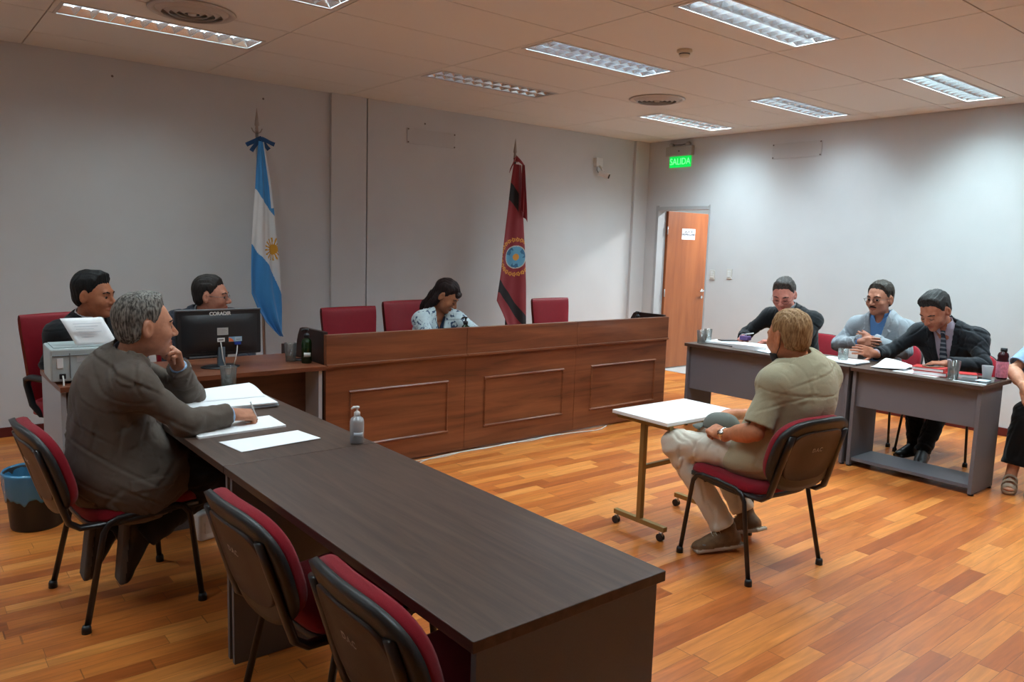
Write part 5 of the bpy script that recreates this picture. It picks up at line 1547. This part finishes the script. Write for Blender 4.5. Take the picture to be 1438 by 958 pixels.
SH_tan = mat('sandal_tan', srgb(170, 150, 128), rough=.5)
M_gl = mat('glasses_black', (.01, .01, .011), .3); M_glr = mat('glasses_red', srgb(110, 24, 34), .3); M_glm = mat('glasses_metal', (.18, .17, .16), .3, metal=.8)
PEOPLE = {}
# --- the man in the grey-brown suit
PEOPLE['suit'] = person('grey-haired person in a grey-brown suit leaning on the dark table, fingers at the chin',
    dict(pel=(.70, 3.50, .565), neck=(.775, 3.50, 1.035), head=(.835, 3.455, 1.175), shR=(.75, 3.30, .965), elR=(.925, 3.215, .795), wrR=(1.125, 3.255, .800),
         shL=(.79, 3.70, .985), elL=(1.11, 3.775, .798), wrL=(1.005, 3.605, .975), knR=(1.10, 3.40, .50), knL=(1.12, 3.62, .50), anR=(.815, 3.44, .295), anL=(.715, 3.60, .275),
         toeR=(-.10, 0, -1), toeL=(-.12, .05, -1), toeupR=(1, 0, -.1), toeupL=(1, 0, -.1)),
    dict(fwd=(1, .03, -.02), scale=1.10, skincol=srgb(186, 128, 100), skin='suit', haircol=srgb(60, 56, 52), haircol2=srgb(142, 138, 130), hn='grey', style='quiff', th=.012, line=.012, brow=srgb(50, 44, 40), jaw=1.05, gaze=(0, 1, 0), neckw=1.08, strand=.003),
    dict(jacket=C_brown, shirt=C_lblue, trousers=C_dk, shoe=SH_black, sole=SH_sole, fat=.045, size=1.06, bend=.045, fold=.009, hem=.20, pocket=(.16, .09, -.01), sleeve=-.02, stand=.62, skirt=.055, skirtf=.085, tease=.026, shoesize=1.16, laces=SH_sole),
    dict(R=dict(dir=(1, .03, -.12), back=(.05, -.35, 1), pose='pen'), L=dict(dir=(-.34, -.58, .90), back=(.80, .1, .55), pose='chin', size=1.12)), seed=1)
# --- the young man in the black suit
PEOPLE['young'] = person('young person with short black hair in a black suit and tie behind the grey printer',
    dict(pel=(.97, 5.44, .565), neck=(.955, 5.33, 1.02), head=(.985, 5.255, 1.175), shR=(.785, 5.22, .955), shL=(1.125, 5.42, .965), elR=(.74, 5.24, .765), wrR=(.86, 5.10, .79), elL=(1.20, 5.30, .78), wrL=(1.12, 5.10, .79),
         knR=(.86, 4.97, .52), knL=(1.06, 5.0, .52), anR=(.86, 4.98, .095), anL=(1.06, 5.0, .095), toeR=(0, -1, 0), toeL=(0, -1, 0)),
    dict(fwd=(.78, -.62, -.06), scale=1.13, skincol=srgb(166, 104, 74), skin='young', haircol=srgb(12, 11, 11), haircol2=srgb(30, 28, 28), hn='black', style='quiff', th=.017, line=-.006, jaw=1.08, neckw=1.02),
    dict(jacket=C_black, shirt=C_whiteS, tie=T_dark, trousers=C_bk, shoe=SH_black, size=1.02, vw=.07, bend=.015, stand=.25, colh=.55),
    dict(R=dict(dir=(.8, -.5, -.05), back=(0, 0, 1), pose='rest'), L=dict(dir=(-.3, -.8, -.05), back=(0, 0, 1), pose='rest')), seed=2)
# --- the man behind the monitor
PEOPLE['clerk'] = person('person with glasses and dark hair, head showing above the black monitor',
    dict(pel=(1.71, 5.56, .545), neck=(1.70, 5.44, 1.02), head=(1.725, 5.37, 1.150), shR=(1.51, 5.42, .975), shL=(1.89, 5.45, .975), elR=(1.45, 5.34, .72), wrR=(1.58, 5.22, .66), elL=(1.96, 5.36, .72), wrL=(1.84, 5.22, .66),
         knR=(1.62, 5.1, .52), knL=(1.82, 5.1, .52), anR=(1.62, 5.08, .095), anL=(1.82, 5.08, .095), toeR=(0, -1, 0), toeL=(0, -1, 0)),
    dict(fwd=(.84, -.52, -.04), scale=1.10, skincol=srgb(182, 122, 98), skin='clerk', haircol=srgb(28, 22, 20), haircol2=srgb(48, 40, 36), hn='darkbrown', style='short', th=.014, line=0., jaw=1.1, glasses=M_glm, neckw=1.06),
    dict(jacket=C_navy, shirt=C_whiteS, tie=T_dark, trousers=C_bk, shoe=SH_black, size=1.0, vw=.07, bend=.015, stand=.25, colh=.5),
    dict(R=dict(dir=(.2, -1, -.05), back=(0, 0, 1), pose='rest'), L=dict(dir=(-.2, -1, -.05), back=(0, 0, 1), pose='rest')), seed=3)
# --- the woman behind the bench
PEOPLE['judge'] = person('woman with long dark hair and a patterned white and blue jacket behind the bench',
    dict(pel=(3.66, 5.60, .50), neck=(3.645, 5.50, .975), head=(3.690, 5.42, 1.110), shR=(3.465, 5.44, .915), shL=(3.835, 5.46, .90), elR=(3.43, 5.27, .745), wrR=(3.60, 5.14, .80), elL=(3.99, 5.27, .76), wrL=(3.80, 5.12, .80),
         knR=(3.56, 5.16, .50), knL=(3.78, 5.16, .50), anR=(3.56, 5.14, .095), anL=(3.78, 5.14, .095), toeR=(0, -1, 0), toeL=(0, -1, 0)),
    dict(fwd=(.60, -.70, -.62), scale=1.10, skincol=srgb(172, 112, 80), skin='judge', haircol=srgb(24, 15, 14), haircol2=srgb(44, 26, 24), hn='longdark', style='long', th=.016, closed=True, jaw=.98, neckw=.9),
    dict(jacket=C_print, shirt=C_navyS, vneck=.14, vw=.055, vd=.22, vopen=.12, vb=.03, trousers=C_bk, shoe=SH_black, size=.94, lapel=.0, fold=.007, sleeve=-.02, hem=.10),
    dict(R=dict(dir=(.9, -.4, -.05), back=(0, 0, 1), pose='rest'), L=dict(dir=(-.8, -.4, -.05), back=(0, 0, 1), pose='rest')), seed=4)
# --- the man in khaki, seen from behind
PEOPLE['khaki'] = person('person with light brown hair in a khaki short-sleeved shirt and cream trousers, seen from behind',
    dict(pel=(3.40, 2.10, .565), neck=(3.455, 1.985, 1.035), head=(3.400, 2.035, 1.155), shL=(3.255, 2.00, .945), shR=(3.645, 1.97, .955), elL=(3.150, 2.02, .715), wrL=(3.190, 2.235, .655), elR=(3.72, 2.13, .72), wrR=(3.44, 2.37, .70),
         knL=(3.20, 2.52, .545), knR=(3.52, 2.54, .53), anL=(3.35, 2.28, .105), anR=(3.60, 2.33, .12), toeL=(-.85, .40, -.06), toeR=(.10, .9, -.38)),
    dict(fwd=(.22, .97, -.10), scale=1.06, skincol=srgb(196, 128, 92), skin='khaki', haircol=srgb(126, 92, 58), haircol2=srgb(176, 142, 100), hn='sandy', style='short', th=.012, line=.006, mask=True, neckw=1.10, jaw=1.06),
    dict(shirt=C_khaki, short=.86, hemshirt=True, hem=.11, ease=.030, trousers=C_cream, tease=.016, shoe=SH_brown, sole=SH_white, sock=cloth('sock_grey', srgb(120, 116, 112)), laces=SH_white, bare=True, fat=.035, size=1.05, bend=.05, fold=.0052, yoke=True, colh=.40, crop=.03),
    dict(L=dict(dir=(.35, .9, .10), back=(-.45, .1, .85), pose='hold'), R=dict(dir=(-.75, .55, -.05), back=(.2, .2, .9), pose='rest')), seed=5)
# --- the man in the black jacket with glasses
PEOPLE['black'] = person('person with round glasses in a black jacket, reading papers at the desk nearest the doorway',
    dict(pel=(6.46, 3.75, .565), neck=(6.28, 3.76, 1.045), head=(6.165, 3.765, 1.195), shR=(6.29, 3.97, .985), shL=(6.29, 3.54, .985), elR=(6.16, 4.13, .80), wrR=(5.955, 4.01, .795), elL=(6.12, 3.52, .80), wrL=(5.92, 3.68, .800),
         knR=(6.05, 3.86, .52), knL=(6.05, 3.64, .52), anR=(6.10, 3.88, .095), anL=(6.10, 3.62, .095), toeR=(-1, 0, 0), toeL=(-1, 0, 0)),
    dict(fwd=(-.86, -.28, -.42), scale=1.18, skincol=srgb(202, 132, 116), skin='black', haircol=srgb(44, 40, 38), haircol2=srgb(84, 78, 74), hn='greydark', tilt=.18, style='quiff', th=.012, line=.004, closed=True, jaw=1.10, glasses=M_glr, gdrop=.008, neckw=1.1),
    dict(jacket=C_black, shirt=C_check, stand=.30, colh=.5, vw=.07, vd=.30, vopen=.16, vb=.012, trousers=C_bk, shoe=SH_black, size=1.08, fat=.03, bend=.03),
    dict(R=dict(dir=(-.85, -.35, -.12), back=(0, .25, 1), pose='hold'), L=dict(dir=(-.6, .75, -.03), back=(0, 0, 1), pose='rest')), seed=6)
# --- the man in the grey jacket, arms crossed
PEOPLE['grey'] = person('person with glasses and moustache in a light grey jacket and blue shirt, arms crossed',
    dict(pel=(6.58, 3.08, .565), neck=(6.54, 3.06, 1.045), head=(6.475, 3.065, 1.205), shR=(6.54, 3.265, .965), shL=(6.54, 2.85, .965), elR=(6.44, 3.37, .785), wrR=(6.30, 3.10, .845), elL=(6.42, 2.80, .790), wrL=(6.34, 3.06, .875),
         knR=(6.15, 3.18, .52), knL=(6.15, 2.98, .52), anR=(6.12, 3.18, .095), anL=(6.12, 2.98, .095), toeR=(-1, 0, 0), toeL=(-1, 0, 0)),
    dict(fwd=(-1, .10, -.08), scale=1.15, skincol=srgb(178, 120, 96), skin='grey', haircol=srgb(30, 24, 20), haircol2=srgb(66, 56, 48), hn='brownshort', tilt=-.15, style='short', th=.016, line=.006, jaw=.98, glasses=M_gl, moustache=True, neckw=1.0),
    dict(jacket=C_grey, shirt=C_blueS, vw=.075, vd=.26, vopen=.20, vb=.02, throat=.028, trousers=C_dk, shoe=SH_black, size=1.04, fold=.008, bend=.02, sleeve=-.035),
    dict(R=dict(dir=(-.25, -.95, .12), back=(-.9, .2, .2), pose='rest'), L=dict(dir=(.10, .97, .10), back=(-.95, 0, .1), pose='rest')), seed=7)
# --- the man with the striped tie
PEOPLE['tie'] = person('person in a dark suit and striped tie looking down, one hand raised over the desk',
    dict(pel=(6.46, 2.44, .565), neck=(6.25, 2.43, 1.035), head=(6.125, 2.475, 1.165), shR=(6.27, 2.63, .975), shL=(6.27, 2.22, .975), elR=(6.14, 2.80, .805), wrR=(5.93, 2.815, .805), elL=(6.17, 2.13, .795), wrL=(5.965, 2.30, .795),
         knR=(6.06, 2.54, .53), knL=(6.10, 2.33, .53), anR=(6.12, 2.52, .13), anL=(6.02, 2.42, .12), toeR=(-.9, .3, -.05), toeL=(-.9, -.25, -.05)),
    dict(fwd=(-.78, .18, -.55), scale=1.16, skincol=srgb(176, 114, 88), skin='tie', haircol=srgb(22, 21, 21), haircol2=srgb(50, 48, 47), hn='blackgrey', tilt=.30, style='quiff', th=.014, line=.0, closed=True, jaw=1.0, neckw=1.0),
    dict(jacket=C_black2, shirt=C_lil, tie=T_stripe, vw=.075, vd=.34, vb=.02, vopen=.14, trousers=C_bk, shoe=SH_black, size=1.06, bend=.03, sleeve=-.03, fold=.008),
    dict(R=dict(dir=(-.75, .45, .25), back=(-.30, -.85, .3), pose='open', size=1.1), L=dict(dir=(-.45, .88, -.04), back=(-.1, 0, 1), pose='rest')), seed=8)
# --- the person cut off by the right edge
PEOPLE['edge'] = person('person in a light blue sleeve, black trousers and sandals, cut off by the right edge',
    dict(pel=(6.38, 1.62, .565), neck=(6.30, 1.62, 1.03), head=(6.24, 1.62, 1.18), shR=(6.26, 1.81, .955), shL=(6.26, 1.43, .955), elR=(6.06, 1.90, .800), wrR=(5.90, 1.765, .70), elL=(6.15, 1.40, .72), wrL=(5.96, 1.56, .62),
         knR=(5.98, 1.755, .535), knL=(5.96, 1.56, .535), anR=(5.90, 1.79, .105), anL=(5.86, 1.60, .105), toeR=(-.9, -.25, -.1), toeL=(-.95, .1, -.1)),
    dict(fwd=(-1, 0, -.1), scale=1.05, skincol=srgb(204, 146, 116), skin='edge', haircol=srgb(40, 26, 20), hn='brownlong', style='bob', th=.016, neckw=.9),
    dict(shirt=C_lblue, short=.80, ease=.02, trousers=C_bk, tease=.03, crop=.07, shoe=SH_tan, sandal=True, bare=True, size=.94, colh=.4),
    dict(R=dict(dir=(-.25, -.35, -.8), back=(-.9, .1, .1), pose='rest'), L=dict(dir=(-.6, .75, -.1), back=(0, 0, 1), pose='rest')), seed=9)
# --- things they hold or wear
t = empty('cap', (3.315, 2.325, .655), R(15), 'grey-green cap held over the knees of the person in khaki', 'cap')
k = MB(); k.grid(lambda u, v: (.085*math.cos(2*PI*u)*math.cos(v*PI/2)**.7, .095*math.sin(2*PI*u)*math.cos(v*PI/2)**.7, .075*math.sin(v*PI/2)), 30, 10)
solid(k.build('crown', cloth('cap_cloth', srgb(112, 116, 108)), t, smooth=True), .003)
k = MB(); k.grid(lambda u, v: ((u-.5)*.15*(1-.25*v*v), .08+.075*v-.25*((u-.5)**2)*v, -.001-.02*v*v+.01*math.cos((u-.5)*3)), 12, 6); solid(k.build('peak', MATS['cap_cloth'], t, smooth=True), .004)
# wrist watch
t = empty('wrist_watch', (3.186, 2.215, .660), 0, 'metal wrist watch on the left wrist of the person in khaki', 'watch')
k = MB(); rr = [(.033*math.cos(a), 0.0, .030*math.sin(a)) for a in np.linspace(0, 2*PI, 29)]; k.tube(rr, .006, 8, cap=False, flat=((0, 1, 0), 1.3)); k.build('strap', M_chrome, t, smooth=True)
k = MB(); k.lathe([(0, 0), (.017, 0), (.017, .007), (0, .008)], n=20, M=Matrix.Translation((-.030, 0, .010)) @ Matrix.Rotation(R(-70), 4, 'Y')); k.build('dial', M_chrome, t, smooth=True)
# ------------------------------------------------------------------ camera and view
def make_camera():
    yaw, pitch, roll = .685129, .124571, .0308216
    cy, sy = math.cos(yaw), math.sin(yaw)
    f = Vector((sy*math.cos(pitch), cy*math.cos(pitch), -math.sin(pitch)))
    r = Vector((cy, -sy, 0)); u = r.cross(f)
    r2 = r*math.cos(roll)+u*math.sin(roll); u2 = -r*math.sin(roll)+u*math.cos(roll)
    cd = bpy.data.cameras.new('camera'); cd.sensor_width = 36; cd.lens = 36*1081.4/1438; cd.clip_start = .05
    co = bpy.data.objects.new('camera', cd); link(co)
    co.matrix_world = Matrix(((r2.x, u2.x, -f.x, 0), (r2.y, u2.y, -f.y, 0), (r2.z, u2.z, -f.z, 1.56), (0, 0, 0, 1)))
    SC.camera = co
make_camera()
wd = bpy.data.worlds.new('world'); SC.world = wd; wd.use_nodes = True
wd.node_tree.nodes['Background'].inputs[0].default_value = (.5, .55, .6, 1); wd.node_tree.nodes['Background'].inputs[1].default_value = .0
vs = SC.view_settings
SC.display_settings.display_device = 'sRGB'
vs.view_transform = 'Standard'; vs.look = 'None'; vs.gamma = 1.; vs.use_curve_mapping = False
vs.exposure = 0.4
